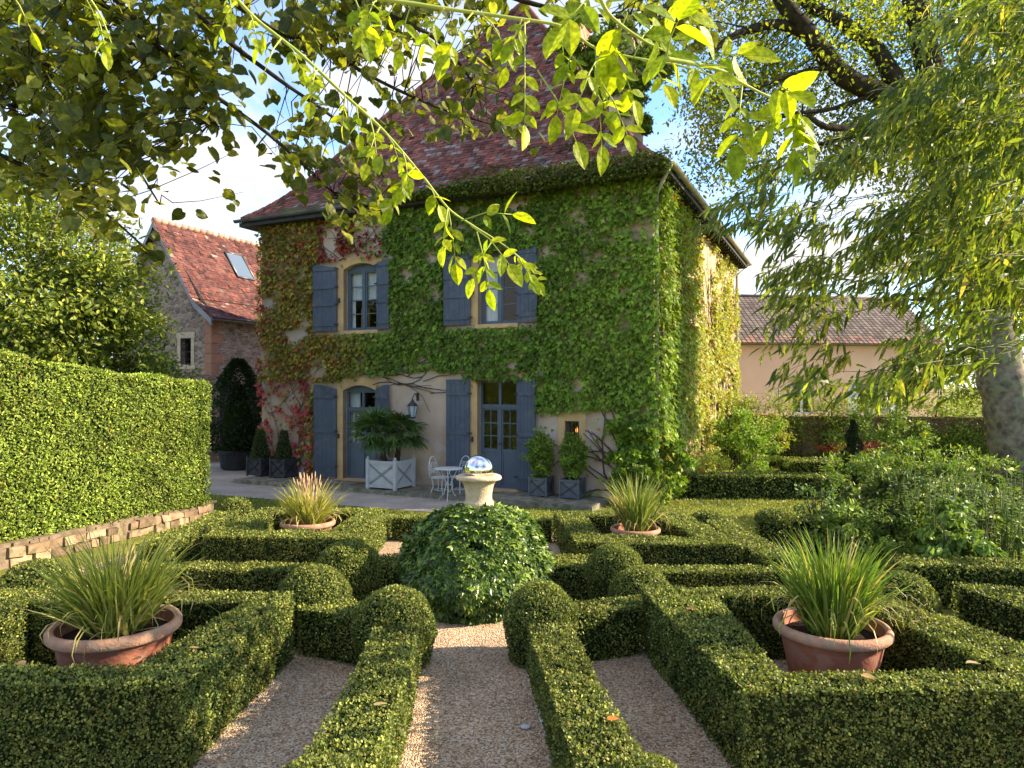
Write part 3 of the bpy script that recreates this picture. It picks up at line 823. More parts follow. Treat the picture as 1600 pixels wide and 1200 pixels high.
# ------------------------------------------------------------------ creeper on the house
GRN = np.array([.10, .18, .022]); LGR = np.array([.25, .36, .04]); OLV = np.array([.34, .25, .04]); ORG = np.array([.36, .13, .035]); RED = np.array([.38, .035, .035]); PNK = np.array([.46, .07, .10]); YEL = np.array([.33, .33, .05])
def mixc(a, b_, f): return a[None, :]*(1-f[:, None]) + b_[None, :]*f[:, None]
def facade_creeper():
    n = 42000
    s = rng.uniform(-.15, FL+.05, n); z = rng.uniform(0.1, HW-.03, n)
    P2 = np.c_[s, z, np.zeros(n)]
    f = fbm(P2, .8, 20); f2 = fbm(P2, 2.2, 24); f3 = noise(P2, 6, 28)
    dens = np.ones(n)
    # window voids
    for w in wins:
        mlo, mhi = (.88, .20) if w['kind'] != 'small' else (.2, .2)
        xe = {id(wins[0]): (494, 612), id(wins[1]): (697, 842), id(wins[2]): (495, 611), id(wins[3]): (701, 839)}.get(id(w))
        pad_r = w['s0']-fs(xe[1])-.0 if xe else .17; pad_l = fs(xe[0])-w['s1']+.03 if xe else .17
        ins = (s > w['s0']-pad_r) & (s < w['s1']+pad_l) & (z > w['z0']-.08) & (z < w['z1']+.12 - (.12 if w['arch']==0 else 0) + .1*(f2-.5))
        dens[ins] = 0
    # bare wall low at the left end
    k = (s > 9.3) & (z < 2.7 + .8*(f2-.5)); dens[k] *= np.where(f3[k]*.5+f2[k]*.5 > .54, .6, .07)
    k = (s > 9.3) & (z >= 2.6) ; dens[k] *= np.where(f2[k] > .36, .8, .25)
    # around upper left window head
    k = (np.abs(s-7.9) < 1.1) & (z > 5.75) & (z < 6.9); dens[k] *= np.where(f2[k] > .52, .75, .12)
    # bare between the doors
    lim = 2.75 + .5*(f-.5)*2 + .35*(f2-.5)
    k = (s > 4.55) & (s < 7.7) & (z < lim + .1); dens[k] = 0
    k = (s > 4.55) & (s < 9.3) & (z > 2.3) & (z < 3.3); dens[k] *= np.where(f2[k] > .5, .9, .18)
    # around the small window
    lim2 = 1.95 + .9*np.clip((2.6-s)/2.6, -.3, 1)*(f-.3)
    k = (s < 2.9) & (s > .75) & (z < lim2+.15*(f2-.5)); dens[k] *= .04
    k = (s > 2.0) & (s < 2.8) & (z < 1.2); dens[k] = 0
    k = (f2 < .325) ; dens[k] *= .15
    k = noise(P2, 4.5, 29) < .12 + .08*(z > 4)*(s < 5); dens[k] *= .25
    keep = rng.random(n) < dens
    s, z, f, f2, f3 = s[keep], z[keep], f[keep], f2[keep], f3[keep]
    n = len(s)
    wA = np.clip((s-7.0)/1.7 + (f-.5)*1.6 + (f2-.5)*.8, 0, 1)             # autumn weight to the left
    col = mixc(GRN, LGR, np.clip(rng.random(n)*.55 + (f3-.5)*.7 + np.clip((2.2-s)/3, 0, .4), 0, 1))
    q = rng.random(n)
    au = np.where((q < .55)[:, None], OLV[None, :]*.9 + LGR[None, :]*.12, np.where((q < .82)[:, None], ORG[None, :]*.95, np.where((q < .9)[:, None], YEL[None, :]*.7, GRN[None, :])))
    col = col*(1-wA[:, None]*.92) + au*wA[:, None]*.92
    rd = ((np.abs(s-7.9) < 1.0) & (z > 5.7) & (z < 6.9) & (rng.random(n) < .75)); col[rd] = (RED*.7)[None, :] * rng.uniform(.6, 1.2, (rd.sum(), 1))
    rd = (s > 9.2) & (z < 2.7) & (rng.random(n) < .6); col[rd] = PNK[None, :] * rng.uniform(.6, 1.2, (rd.sum(), 1))
    rd = (s > 8.6) & (fbm(np.c_[s, z, z*0], 2.5, 40) > .66) & (rng.random(n) < .5); col[rd] = (RED*.75+ORG*.25)[None, :] * rng.uniform(.6, 1.1, (rd.sum(), 1))
    col *= (rng.uniform(.6, 1.35, n)*(.62+.8*fbm(np.c_[s, z*1.6, z*0], 2.6, 44)))[:, None]
    out = .03 + .16*rng.random(n)*(.4 + f) + .10*np.clip((1.5-s)/1.5, 0, 1)*rng.random(n)
    # creeping rows: thick tufts
    P = np.array([A[0], A[1], 0]) + s[:, None]*u3 + z[:, None]*z3 + out[:, None]*n3
    T = -z3[None, :]*.8 + n3[None, :]*.45 + rng.normal(0, .45, (n, 3))
    Nn = n3[None, :]*.9 + z3[None, :]*.55 + rng.normal(0, .35, (n, 3))
    sz = rng.uniform(.075, .14, n)
    g = G(); g.leaves(P, T, Nn, sz, 'ivy', col)
    return g
vine = thing("climbing_creeper", "leafy Virginia creeper covering the front of the manor house, green turning red at the left", "creeper", tuple(F3(4, 0, .1)))
bpy.context.view_layer.update()
part(facade_creeper(), "foliage", M['leaf'], vine)
g = G()
def stem_walk(s, z, dirs, n, r0, step=.22):
    pts = []; a = dirs
    for i in range(n):
        pts.append(F3(s, z, .03)); a += random.gauss(0, .22)
        s += math.cos(a)*step; z += math.sin(a)*step
        if z > 6.8 or s > 10.95 or s < .05: break
        if any(w_['s0']-.1 < s < w_['s1']+.1 and w_['z0']-.1 < z < w_['z1']+.15 for w_ in wins): break
    if len(pts) > 2: g.tube(pts, np.linspace(r0, r0*.4, len(pts)), 5)
for k in range(18): stem_walk(random.uniform(9.4, 10.8), random.uniform(.2, 2.2), random.uniform(.2, 2.9), 12, .008)
for k in range(30): stem_walk(random.uniform(4.8, 7.4), random.uniform(2.35, 3.3), random.choice((random.uniform(-.3, .3), math.pi+random.uniform(-.3, .3))), 9, .011)
for k in range(18): stem_walk(random.uniform(7.0, 8.9), random.uniform(5.75, 6.5), random.uniform(-.3, 3.4), 8, .010)
for k in range(16): stem_walk(random.uniform(.3, 1.1), random.uniform(.2, 1.0), random.uniform(.2, 1.6), 12, .018)
for k in range(3): stem_walk(.25+.12*k, .02, 1.5, 26, .04)
part(g, "stem", M['vine_stem'], vine)

def side_creeper():
    n = 40000
    t_ = rng.uniform(-.1, SL+.15, n); z = rng.uniform(.05, HW-.05, n)
    P2 = np.c_[t_, z, np.ones(n)*9]
    f = fbm(P2, .8, 50); f2 = fbm(P2, 2.0, 54); f3 = noise(P2, 6, 57)
    dens = np.where(f2 > .38, 1, .12)
    far = np.clip((t_-4.2)/2.0, 0, 1)
    dens *= 1 - far*np.where(f2 + .3*(f-.5) > .50, 0.12, .93)
    k = (t_ > 4.8) & (t_ < 7) & (z > 4.2); dens[k] *= .08
    k = (t_ > 3) & (t_ < 6) & (z < 1.2); dens[k] *= .3
    # head of the creeper climbs higher near the corner
    k = z > 7.0 - .12*t_ + (f-.5); dens[k] *= .6
    keep = rng.random(n) < dens
    t_, z, f, f2, f3 = t_[keep], z[keep], f[keep], f2[keep], f3[keep]; n = len(t_)
    y = np.clip(t_/4.5 + (f-.5)*1.4, 0, 1)
    col = mixc(LGR*1.05, YEL*1.1, np.clip(y*.9 + rng.normal(0, .2, n), 0, 1))
    q = rng.random(n) < .12*y; col[q] = ORG*.9
    col *= rng.uniform(.65, 1.25, (n, 1))
    out = .03 + .22*rng.random(n)*(.5+f)*np.where(t_ < 4, 1.3, .7)
    P = np.array([A[0], A[1], 0]) + t_[:, None]*b3 + z[:, None]*z3 - out[:, None]*u3
    T = -z3[None, :]*.8 - u3[None, :]*.45 + rng.normal(0, .45, (n, 3))
    Nn = -u3[None, :]*.9 + z3[None, :]*.5 + rng.normal(0, .35, (n, 3))
    g = G(); g.leaves(P, T, Nn, rng.uniform(.075, .14, n), 'ivy', col)
    return g
vs = thing("climbing_creeper", "sunlit yellow green creeper spreading over the right side wall of the manor house", "creeper", tuple(S3(3, 0, .1)))
bpy.context.view_layer.update()
part(side_creeper(), "foliage", M['leaf'], vs)
g = G()
for k in range(60):
    t0_ = random.uniform(.3, 11.5); z = random.uniform(.05, 3.5); a = random.uniform(.9, 2.2); pts = []
    for i in range(22):
        pts.append(S3(t0_, z, .03)); a += random.gauss(0, .2); t0_ += math.cos(a)*.2; z += math.sin(a)*.2
        if z > 6.8 or t0_ > 12 or t0_ < .1: break
    if len(pts) > 2: g.tube(pts, np.linspace(.022, .006, len(pts)), 5)
part(g, "stem", M['vine_stem'], vs)

def cloud(c, r, n, size, tpl, cols, mat=None, g=None, shell=.45, clump=0, seed=0, up=.4, droop=0, mi=0, gaps=0.0, gscale=1.2, width=1.0):
    """leaves in an ellipsoid, gathered in clumps with gaps between"""
    g = g or G()
    c = np.asarray(c, float); r = np.asarray(r, float)
    if clump:
        d = rv(clump); rad = (shell + (1-shell)*rng.random(clump)**.6)
        cc = c + d*rad[:, None]*r
        k = rng.integers(0, clump, n)
        cr_ = np.min(r)*rng.uniform(.16, .34, clump)
        P = cc[k] + rv(n)*(rng.random(n)**.45*cr_[k])[:, None]*np.array([1.15, 1.15, .75])
        tone = rng.uniform(.75, 1.25, clump)[k]
    else:
        d = rv(n); rad = shell + (1-shell)*rng.random(n)**.5
        P = c + d*rad[:, None]*r; tone = np.ones(n)
    if gaps:
        f = fbm(P, gscale, 60+seed); keep = f > gaps; P = P[keep]; tone = tone[keep]
    P = P[P[:, 2] > .02 if len(P) else []]; tone = tone[:len(P)]
    n = len(P)
    cols = np.asarray(cols, float)
    a = rng.random(n)**1.3
    col = mixc(cols[0], cols[1], a)
    if len(cols) > 2:
        q = rng.random(n) < .07; col[q] = cols[2]
    col = col*(tone*rng.uniform(.75, 1.25, n))[:, None]
    outw = nrm((P-c)/r)
    T = outw*.5 + rng.normal(0, .6, (n, 3)) + np.array([0, 0, -droop])
    Nn = np.array([0, 0, up]) + outw*.5 + rng.normal(0, .45, (n, 3))
    g.leaves(P, T, Nn, rng.uniform(.7, 1.3, n)*size, tpl, col, mi, width)
    return g

# creeper along the eaves, ivy head on the chimney, bushy foot of the creeper
g = G()
n = 6500
s = rng.uniform(-.5, 6.3, n)
hh = (.10 + .34*np.clip((6.3-s)/3.5, 0, 1))
P2 = np.c_[s, s*0, s*0]
th = rng.random(n)
P = np.array([A[0], A[1], 0]) + s[:, None]*u3 + (EZ-.02 + (th-.45)*hh*(.6+fbm(P2, 2, 70)))[:, None]*z3 + (OV+.08 + rng.normal(0, .07, n) + .05)[:, None]*n3
col = mixc(GRN*.9, np.array([.19, .19, .04]), rng.random(n))*rng.uniform(.6, 1.2, (n, 1))
g.leaves(P, rng.normal(0, .5, (n, 3))+n3+z3*-.3, n3+z3*.8+rng.normal(0, .4, (n, 3)), .07, 'ivy', col)
n = 3500
d = rng.random(n)**1.5*1.5; s = rng.uniform(.2, 5.0, n)
k = fbm(np.c_[s, d, d*0], 1.2, 75) > .38 + .2*d; d, s = d[k], s[k]; n = len(s)
P = roofpt(0, s + OV, d, .03)
g.leaves(P, rng.normal(0, .5, (n, 3))+n3, z3+n3*.5+rng.normal(0, .3, (n, 3)), .055, 'ivy', mixc(np.array([.09, .10, .025]), np.array([.2, .18, .045]), rng.random(n)))
tag(g.build("eaves_ivy", M['leaf']), "mossy fringe of ivy growing along the front gutter of the manor house", "ivy")
g = G()
cloud((2.8, 16.7, 10.3), (1.15, 1.15, .95), 6500, .095, 'ivy', [GRN*.8, LGR*.9, YEL*.6], g=g, clump=46, shell=.1)
cloud((2.75, 16.6, 9.1), (.65, .75, .9), 2800, .09, 'ivy', [GRN*.8, LGR*.8], g=g, clump=20, shell=.3)
cloud((1.9, 17.0, 10.7), (.9, .8, .9), 2500, .09, 'ivy', [GRN*.9, LGR*.9], g=g, clump=20, shell=.1)
for k in range(26):
    a = random.uniform(0, 6.28); r_ = random.uniform(.8, 1.5)
    p = np.array([2.8, 16.7, random.uniform(8.8, 10.2)])
    g.tube([p, p+[r_*.5*math.cos(a), r_*.5*math.sin(a), .3], p+[r_*math.cos(a), r_*math.sin(a), .25]], [.018, .012, .005], 5, 1)
tag(g.build("chimney_ivy", [M['leaf'], M['vine_stem']]), "bushy ivy growing over the chimney above the right corner of the manor house", "ivy")
g = G()
cloud(tuple(F3(.45, 1.1, .3)), (.7, .5, 1.15), 3600, .11, 'ivy', [GRN*.8, LGR*.8], g=g, clump=26, shell=.2)
cloud(tuple(S3(.5, .8, .2)), (.5, .5, .8), 1900, .11, 'ivy', [GRN, LGR, YEL], g=g, clump=22, shell=.2)
tag(g.build("bushy_shrub", [M['leaf']]), "bushy green shrub at the foot of the right corner of the manor house", "shrub")

# ------------------------------------------------------------------ stone barn at the left
BC = np.array([-11.1, 26.0])
barn = thing("stone_barn", "rubble stone barn with red tiled gable roof behind the tall hedge", "barn", (BC[0], BC[1], 0))
bpy.context.view_layer.update()
def B3(w_, l, z, out=0): p = BC + U*w_ + Bk*l; return np.array([p[0]+Nf[0]*out, p[1]+Nf[1]*out, z])
HWD, EB, RB, LB = 2.75, 5.25, 8.75, 15
g = G()
wa = dict(a=1.05, b=1.62, z0=3.35, z1=4.35)
sb = [0, wa['a'], wa['b'], 2*HWD]; zb = [0, wa['z0'], wa['z1'], EB]
for i in range(3):
    for j in range(3):
        if i == 1 and j == 1: continue
        g.add([B3(sb[i], 0, zb[j]), B3(sb[i+1], 0, zb[j]), B3(sb[i+1], 0, zb[j+1]), B3(sb[i], 0, zb[j+1])], [(3,2,1,0)])
for (p, q) in (((wa['a'],wa['z0']),(wa['b'],wa['z0'])), ((wa['b'],wa['z0']),(wa['b'],wa['z1'])), ((wa['b'],wa['z1']),(wa['a'],wa['z1'])), ((wa['a'],wa['z1']),(wa['a'],wa['z0']))):
    g.add([B3(p[0],0,p[1]), B3(q[0],0,q[1]), B3(q[0],.35,q[1]), B3(p[0],.35,p[1])], [(0,1,2,3)])
g.add([B3(0,0,EB), B3(2*HWD,0,EB), B3(HWD,0,RB-.1)], [(2,1,0)])
g.add([B3(0,0,0), B3(0,LB,0), B3(0,LB,EB), B3(0,0,EB)], [(0,1,2,3)])
g.add([B3(2*HWD,0,0), B3(2*HWD,LB,0), B3(2*HWD,LB,EB), B3(2*HWD,0,EB)], [(3,2,1,0)])
g.add([B3(0,LB,0), B3(2*HWD,LB,0), B3(2*HWD,LB,EB), B3(HWD,LB,RB-.1), B3(0,LB,EB)], [(0,1,2,3,4)])
part(g, "wall", M['barn_stone'], barn)
g = G()
for k in range(14):
    z = k*.375; ln = .55 if k % 2 else .35
    g.box(B3(-.012, -.012, z+.01), u3*(ln if False else .34), b3*.02, z3*.35)
    g.box(B3(-.016, -.016, z+.01), b3*ln, u3*.02, z3*.35)
part(g, "corner_stones", surf("red_quoin", (0.44, 0.20, 0.12), (0.28, 0.16, 0.11), 1.6, .9, .5, 20, .1), barn)
g = G()
a_, b_, c_, d_ = wa['a'], wa['b'], wa['z0'], wa['z1']
for (x0, x1, y0, y1) in ((a_-.16,a_,c_,d_),(b_,b_+.16,c_,d_),(a_-.2,b_+.2,d_,d_+.22),(a_-.2,b_+.2,c_-.16,c_)):
    g.box(B3(x0, -.02, y0), u3*(x1-x0), b3*.1, z3*(y1-y0))
part(g, "window_surround", M['urn_stone'], barn)
g = G()
for (x0, x1, y0, y1) in ((a_,a_+.06,c_,d_),(b_-.06,b_,c_,d_),(a_+.06,b_-.06,d_-.06,d_),(a_+.06,b_-.06,c_,c_+.06),(a_+.06,b_-.06,c_+.48,c_+.52)):
    g.box(B3(x0, .2, y0), u3*(x1-x0), b3*.05, z3*(y1-y0))
wf = part(g, "window", M['dark_wood'], barn)
g = G(); g.add([B3(a_, .23, c_), B3(b_, .23, c_), B3(b_, .23, d_), B3(a_, .23, d_)], [(0,1,2,3)])
part(g, "pane", M['glass'], wf)
g = G()
OB = .35
def bprof(d): return EB - .22 + np.where(np.asarray(d) < .9, .75*np.asarray(d), .75*.9 + 1.45*(np.asarray(d)-.9))
dm = HWD + OB
rz_top = float(bprof(dm))
for side in (0, 1):
    V = []
    for d in (0, .9, dm):
        for l in (-.3, LB+.3):
            w_ = -OB + d if side == 0 else 2*HWD + OB - d
            V.append(B3(w_, l, float(bprof(d))-.03))
    g.add(V, [(0,1,3,2), (2,3,5,4)], 0, (.1, .045, .035))
d = 0; k = 0
while d < dm:
    sl_ = .75 if d < .9 else 1.45
    ln = math.hypot(1, sl_); cc, ss = 1/ln, sl_/ln
    ls = np.arange(-.3+(k % 2)*.09, LB+.3, .18)
    n = len(ls); ls = ls + rng.normal(0, .006, n)
    ww = np.full(n, -OB+d)+rng.normal(0, .008, n)
    P = np.c_[(BC + np.outer(ww, U) + np.outer(ls, Bk)), np.full(n, float(bprof(d))+.01)]
    T = np.tile(np.r_[U*cc, ss], (n, 1))+rng.normal(0, .012, (n, 3)); Nn = np.tile(np.r_[-U*ss, cc], (n, 1))+rng.normal(0, .05, (n, 3))
    g.leaves(P, T, Nn, .2, 'tile', tilecols(P, (.135, .058, .049), .14, (.28, .2, .15), .03), 0, width=.92)
    d += .12*cc; k += 1
for l in np.arange(-.3, LB, .3):
    g.tube([B3(HWD, l, rz_top-.02), B3(HWD, l+.33, rz_top+.02)], [.12, .1], 7, 0, tuple(np.array([.5, .33, .24])*random.uniform(.6, 1.1)))
part(g, "roof", M['roof_tile'], barn)
g = G()
prev = None
for d in (0, .45, .9, dm):
    p = B3(-OB+d, -.32, float(bprof(d))-.02)
    if prev is not None:
        g.add([prev, p, p-z3*.24, prev-z3*.24, prev+b3*.08, p+b3*.08, p-z3*.24+b3*.08, prev-z3*.24+b3*.08], [(0,1,2,3),(4,7,6,5),(0,4,5,1),(3,2,6,7)])
    prev = p
for d in (0, .9, dm):
    p = B3(2*HWD+OB-d, -.32, float(bprof(d))-.02)
    if d: g.add([prev, p, p-z3*.24, prev-z3*.24], [(0,1,2,3)])
    prev = p
part(g, "verge_board", surf("verge_grey", (.33, .33, .34), (.25, .25, .26), 3, .8), barn)
g = G(); gg = gutter(B3(-OB-.06, -.3, EB-.25), B3(-OB-.06, LB, EB-.25), None); part(gg, "gutter", M['gutter'], barn)
# roof light
def broof(d, l, lift): 
    return B3(-OB+d, l, float(bprof(d)) + lift)
sk = G(); p00, p01, p10, p11 = broof(1.75, 2.6, .1), broof(1.75, 3.5, .1), broof(2.5, 2.6, .1), broof(2.5, 3.5, .1)
for (a_, b_) in ((p00, p01), (p01, p11), (p11, p10), (p10, p00)): sk.tube([a_, b_], .045, 4)
so = part(sk, "roof_window", M['gutter'], barn)
gg = G(); gg.add([p00, p01, p11, p10], [(0,1,2,3)]); 
mm_, tt, bb = newmat("skylight_glass"); bb.inputs["Base Color"].default_value = (.1, .13, .17, 1); bb.inputs["Roughness"].default_value = .06; bb.inputs["Specular IOR Level"].default_value = 1.0
part(gg, "pane", mm_, so)

# ------------------------------------------------------------------ pink house at the right
ph = thing("rendered_house", "long low house with salmon pink render and grey brown tiled roof beyond the garden wall", "house", (16, 36, 0))
bpy.context.view_layer.update()
pa = px(1100, 605, 35.0)[:2]; pb = px(1466, 605, 36.6)[:2]
pu = nrm(pb-pa); pl = np.linalg.norm(pb-pa); pn = np.array([-pu[1], pu[0]])
if pn[1] < 0: pn = -pn
pu3 = np.r_[pu, 0]; pn3 = np.r_[pn, 0]
def Q3(s, z, out=0): p = pa + pu*s - pn*out; return np.array([p[0], p[1], z])
def qs(x):
    k = (x-800)/FPX; return (k*pa[1]-pa[0])/(pu[0]-k*pu[1])
pe = 4.9
pw = [(qs(1238), qs(1272), 1.15, 2.75), (qs(1343), qs(1381), 1.15, 2.75), (qs(1420), qs(1438), 3.6, 4.4)]
g = G()
sb = sorted({0, pl} | {a for w_ in pw for a in w_[:2]}); zb = sorted({0, pe} | {a for w_ in pw for a in w_[2:]})
for i in range(len(sb)-1):
    for j in range(len(zb)-1):
        sm, zm = (sb[i]+sb[i+1])/2, (zb[j]+zb[j+1])/2
        if any(w_[0] < sm < w_[1] and w_[2] < zm < w_[3] for w_ in pw): continue
        g.add([Q3(sb[i], zb[j]), Q3(sb[i+1], zb[j]), Q3(sb[i+1], zb[j+1]), Q3(sb[i], zb[j+1])], [(0,1,2,3)])
for w_ in pw:
    for (p, q) in (((w_[0],w_[2]),(w_[1],w_[2])), ((w_[1],w_[2]),(w_[1],w_[3])), ((w_[1],w_[3]),(w_[0],w_[3])), ((w_[0],w_[3]),(w_[0],w_[2]))):
        g.add([Q3(p[0],p[1]), Q3(q[0],q[1]), Q3(q[0],q[1],-.3), Q3(p[0],p[1],-.3)], [(0,1,2,3)])
RZ = 7.5
g.add([Q3(pl,0), Q3(pl,0,-7), Q3(pl,pe,-7), Q3(pl,RZ,-3.5), Q3(pl,pe)], [(0,1,2,3,4)])
g.add([Q3(0,0), Q3(0,0,-7), Q3(0,pe,-7), Q3(0,RZ,-3.5), Q3(0,pe)], [(4,3,2,1,0)])
g.add([Q3(0,0,-7), Q3(pl,0,-7), Q3(pl,pe,-7), Q3(0,pe,-7)], [(3,2,1,0)])
part(g, "wall", M['pink_render'], ph)
for wi, w_ in enumerate(pw):
    g = G()
    for (x0, x1, y0, y1) in ((w_[0],w_[0]+.1,w_[2],w_[3]),(w_[1]-.1,w_[1],w_[2],w_[3]),(w_[0]+.1,w_[1]-.1,w_[3]-.08,w_[3]),(w_[0]+.1,w_[1]-.1,w_[2],w_[2]+.08),((w_[0]+w_[1])/2-.07,(w_[0]+w_[1])/2+.07,w_[2]+.08,w_[3]-.08)):
        g.box(Q3(x0, y0, -.15), pu3*(x1-x0), pn3*.05, z3*(y1-y0))
    fo = part(g, "window_frame", M['white_shutter'], ph)
    g = G(); g.add([Q3(w_[0],w_[2],-.18), Q3(w_[1],w_[2],-.18), Q3(w_[1],w_[3],-.18), Q3(w_[0],w_[3],-.18)], [(0,1,2,3)])
    part(g, "pane", M['glass'], fo)
    if wi < 2:
        g = G(); g.box(Q3(w_[0]-.2, w_[3], .02), pu3*(w_[1]-w_[0]+.4), pn3*.1, z3*.28); part(g, "lintel", M['ochre_stone'], ph)
        for s0_ in ((w_[0]-.66), (w_[1]+.06)):
            if wi == 0 and s0_ > w_[0]: continue
            if wi == 0: continue
            g = G()
            for k in range(4): g.box(Q3(s0_+k*.152, w_[2]-.02, .05), pu3*.147, pn3*.03, z3*(w_[3]-w_[2]))
            g.box(Q3(s0_+.01, w_[2]+.25, .075), pu3*.59, pn3*.024, z3*.1); g.box(Q3(s0_+.01, w_[3]-.4, .075), pu3*.59, pn3*.024, z3*.1)
            part(g, "shutter", M['white_shutter'], ph)
g = G()
for sd in (0, 1):
    o0, o1 = (.35, -3.5) if sd == 0 else (-7.35, -3.5)
    g.add([Q3(-.2, pe-.2, o0), Q3(pl+.25, pe-.2, o0), Q3(pl+.25, RZ+.02, o1), Q3(-.2, RZ+.02, o1)], [(0,1,2,3)], 0, (.1, .08, .07))
nrow = 20
sl_ = (RZ - pe + .2)/3.85; ln = math.hypot(1, sl_)
for k in range(nrow):
    d = 3.85*k/nrow
    xs = np.arange(-.1, pl+.2, .26); n = len(xs)
    P = np.c_[pa + np.outer(xs, pu) + pn*(d-.35), np.full(n, pe-.2+d*sl_+.02)]
    T = np.tile(np.r_[pn/ln, sl_/ln], (n, 1)); Nn = np.tile(np.r_[-pn*sl_/ln, 1/ln], (n, 1))
    c = np.array([.20, .165, .14])[None, :]*rng.uniform(.6, 1.25, (n, 1)); 
    if k < 3: c = np.where((rng.random(n) < .4)[:, None], np.array([.33, .19, .14])[None, :], c)
    g.leaves(P, T, Nn, .26, 'tile', c, 0, width=.78)
    # rounded cover tiles
g.tube([Q3(-.2, RZ+.05, -3.5), Q3(pl+.25, RZ+.05, -3.5)], .1, 6, 0, (.2, .15, .12))
part(g, "roof", M['roof_tile'], ph)
gg = gutter(Q3(pl+.3, pe-.24, .42), Q3(-.2, pe-.24, .42), None); part(gg, "gutter", M['gutter'], ph)

# ------------------------------------------------------------------ hedges of the parterre
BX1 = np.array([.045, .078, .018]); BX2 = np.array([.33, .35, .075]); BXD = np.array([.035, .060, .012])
hcount = 0
def hedge(label, outer, h, inner=None, leaf=.022, dens=4500, cat="hedge", name="box_hedge", group="clipped box hedges of the parterre", cols=(BX1, BX2), z0=0.0, wob=.02, tpl='rhomb', topz=None, rough=1.0, mat='box_leaf', brown=.02):
    global hcount
    hcount += 1
    g = G()
    def area(p): return .5*sum(p[i][0]*p[(i+1) % len(p)][1] - p[(i+1) % len(p)][0]*p[i][1] for i in range(len(p)))
    if area(outer) < 0: outer = outer[::-1]
    if inner is not None and area(inner) < 0: inner = inner[::-1]
    hz = (lambda x, y: np.full(np.shape(x), h)) if topz is None else topz
    loops = [(outer, 1)] + ([(inner, -1)] if inner is not None else [])
    Ps, Ns = [], []
    for poly, sg in loops:
        m_ = len(poly)
        for i in range(m_):
            a = np.array(poly[i]); b_ = np.array(poly[(i+1) % m_]); L_ = np.linalg.norm(b_-a)
            nn = np.array([(b_-a)[1], -(b_-a)[0]])/L_*sg
            mid = (a+b_)/2
            vis = np.dot(nn, -mid) > -.3*np.linalg.norm(mid)*0 
            n = int(L_*(h-z0)*dens*(1.0 if vis else .3))
            t_ = rng.random(n); zz = z0 + rng.random(n)
            xy = a + np.outer(t_, b_-a)
            zz = z0 + rng.random(n)*(hz(xy[:, 0], xy[:, 1])-z0)
            P = np.c_[xy, zz]; N_ = np.tile(np.r_[nn, 0], (n, 1))
            top = hz(xy[:, 0], xy[:, 1]) - zz
            rr = .035
            e = np.clip(1-top/rr, 0, 1); P[:, :2] -= nn[None, :]*(e*e*rr*.6)[:, None]
            N_[:, 2] += e*.8
            Ps.append(P); Ns.append(N_)
    xs = [p[0] for p in outer]; ys = [p[1] for p in outer]
    ar = abs(area(outer)) 
    bb = (max(xs)-min(xs))*(max(ys)-min(ys))
    n = int(bb*dens*1.0)
    x = rng.uniform(min(xs), max(xs), n); y = rng.uniform(min(ys), max(ys), n)
    k = inpoly(x, y, outer)
    if inner is not None: k &= ~inpoly(x, y, inner)
    x, y = x[k], y[k]; n = len(x)
    Ps.append(np.c_[x, y, hz(x, y)]); Ns.append(np.tile([0, 0, 1.0], (n, 1)))
    P = np.concatenate(Ps); N_ = nrm(np.concatenate(Ns)); n = len(P)
    f = fbm(P, 2.5, 80); f2 = noise(P, 9, 83)
    P = P + N_*((f-.5)*wob*2.0 + (f2-.5)*.020 - leaf*.35 - rng.random(n)**2*leaf*1.5)[:, None]
    br = fbm(P, 1.1, 86)
    f4 = noise(P, 22, 88); kk = ~((f4 < .30) & (rng.random(n) < .7)); P, N_, f, f2, br, f4 = P[kk], N_[kk], f[kk], f2[kk], br[kk], f4[kk]; n = len(P)
    a = np.clip(rng.random(n)**1.5*.7 + N_[:, 2]*.42*rng.random(n) + (f2-.5)*.45 + (f4-.5)*.35, 0, 1)  # upward leaves paler: sun on the tops painted in, plus new growth
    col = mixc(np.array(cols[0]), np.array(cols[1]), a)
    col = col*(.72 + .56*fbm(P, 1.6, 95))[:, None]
    yl = np.clip((br-.5)*2.5, 0, .6)
    col = col*(1-yl[:, None]*.5) + np.array([.17, .17, .035])[None, :]*yl[:, None]*.5
    q = rng.random(n) < brown*.8; col[q] = np.array([.26, .15, .05])
    col *= np.exp(rng.normal(-.05, .38, (n, 1)))
    T = rng.normal(0, .75, (n, 3)) + N_*.38 + np.array([0, 0, .2])
    Nn = N_*1.1*rough + rng.normal(0, .45, (n, 3)) + np.array([0, 0, .2])
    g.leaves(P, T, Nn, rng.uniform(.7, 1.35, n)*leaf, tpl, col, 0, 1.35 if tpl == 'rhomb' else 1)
    # dark twiggy core
    ins = leaf*1.2 + .014
    def off(poly, sg):
        m_ = len(poly); out_ = []
        for i in range(m_):
            p0, p1, p2 = np.array(poly[i-1]), np.array(poly[i]), np.array(poly[(i+1) % m_])
            n1 = nrm(np.array([(p1-p0)[1], -(p1-p0)[0]])); n2 = nrm(np.array([(p2-p1)[1], -(p2-p1)[0]]))
            b_ = nrm(n1+n2); k_ = 1/max(.4, np.dot(b_, n1))
            out_.append(p1 - sg*b_*k_*ins)
        return out_
    oi = off(outer, 1)
    def ht(p): return float(hz(np.array([p[0]]), np.array([p[1]]))[0]) - ins
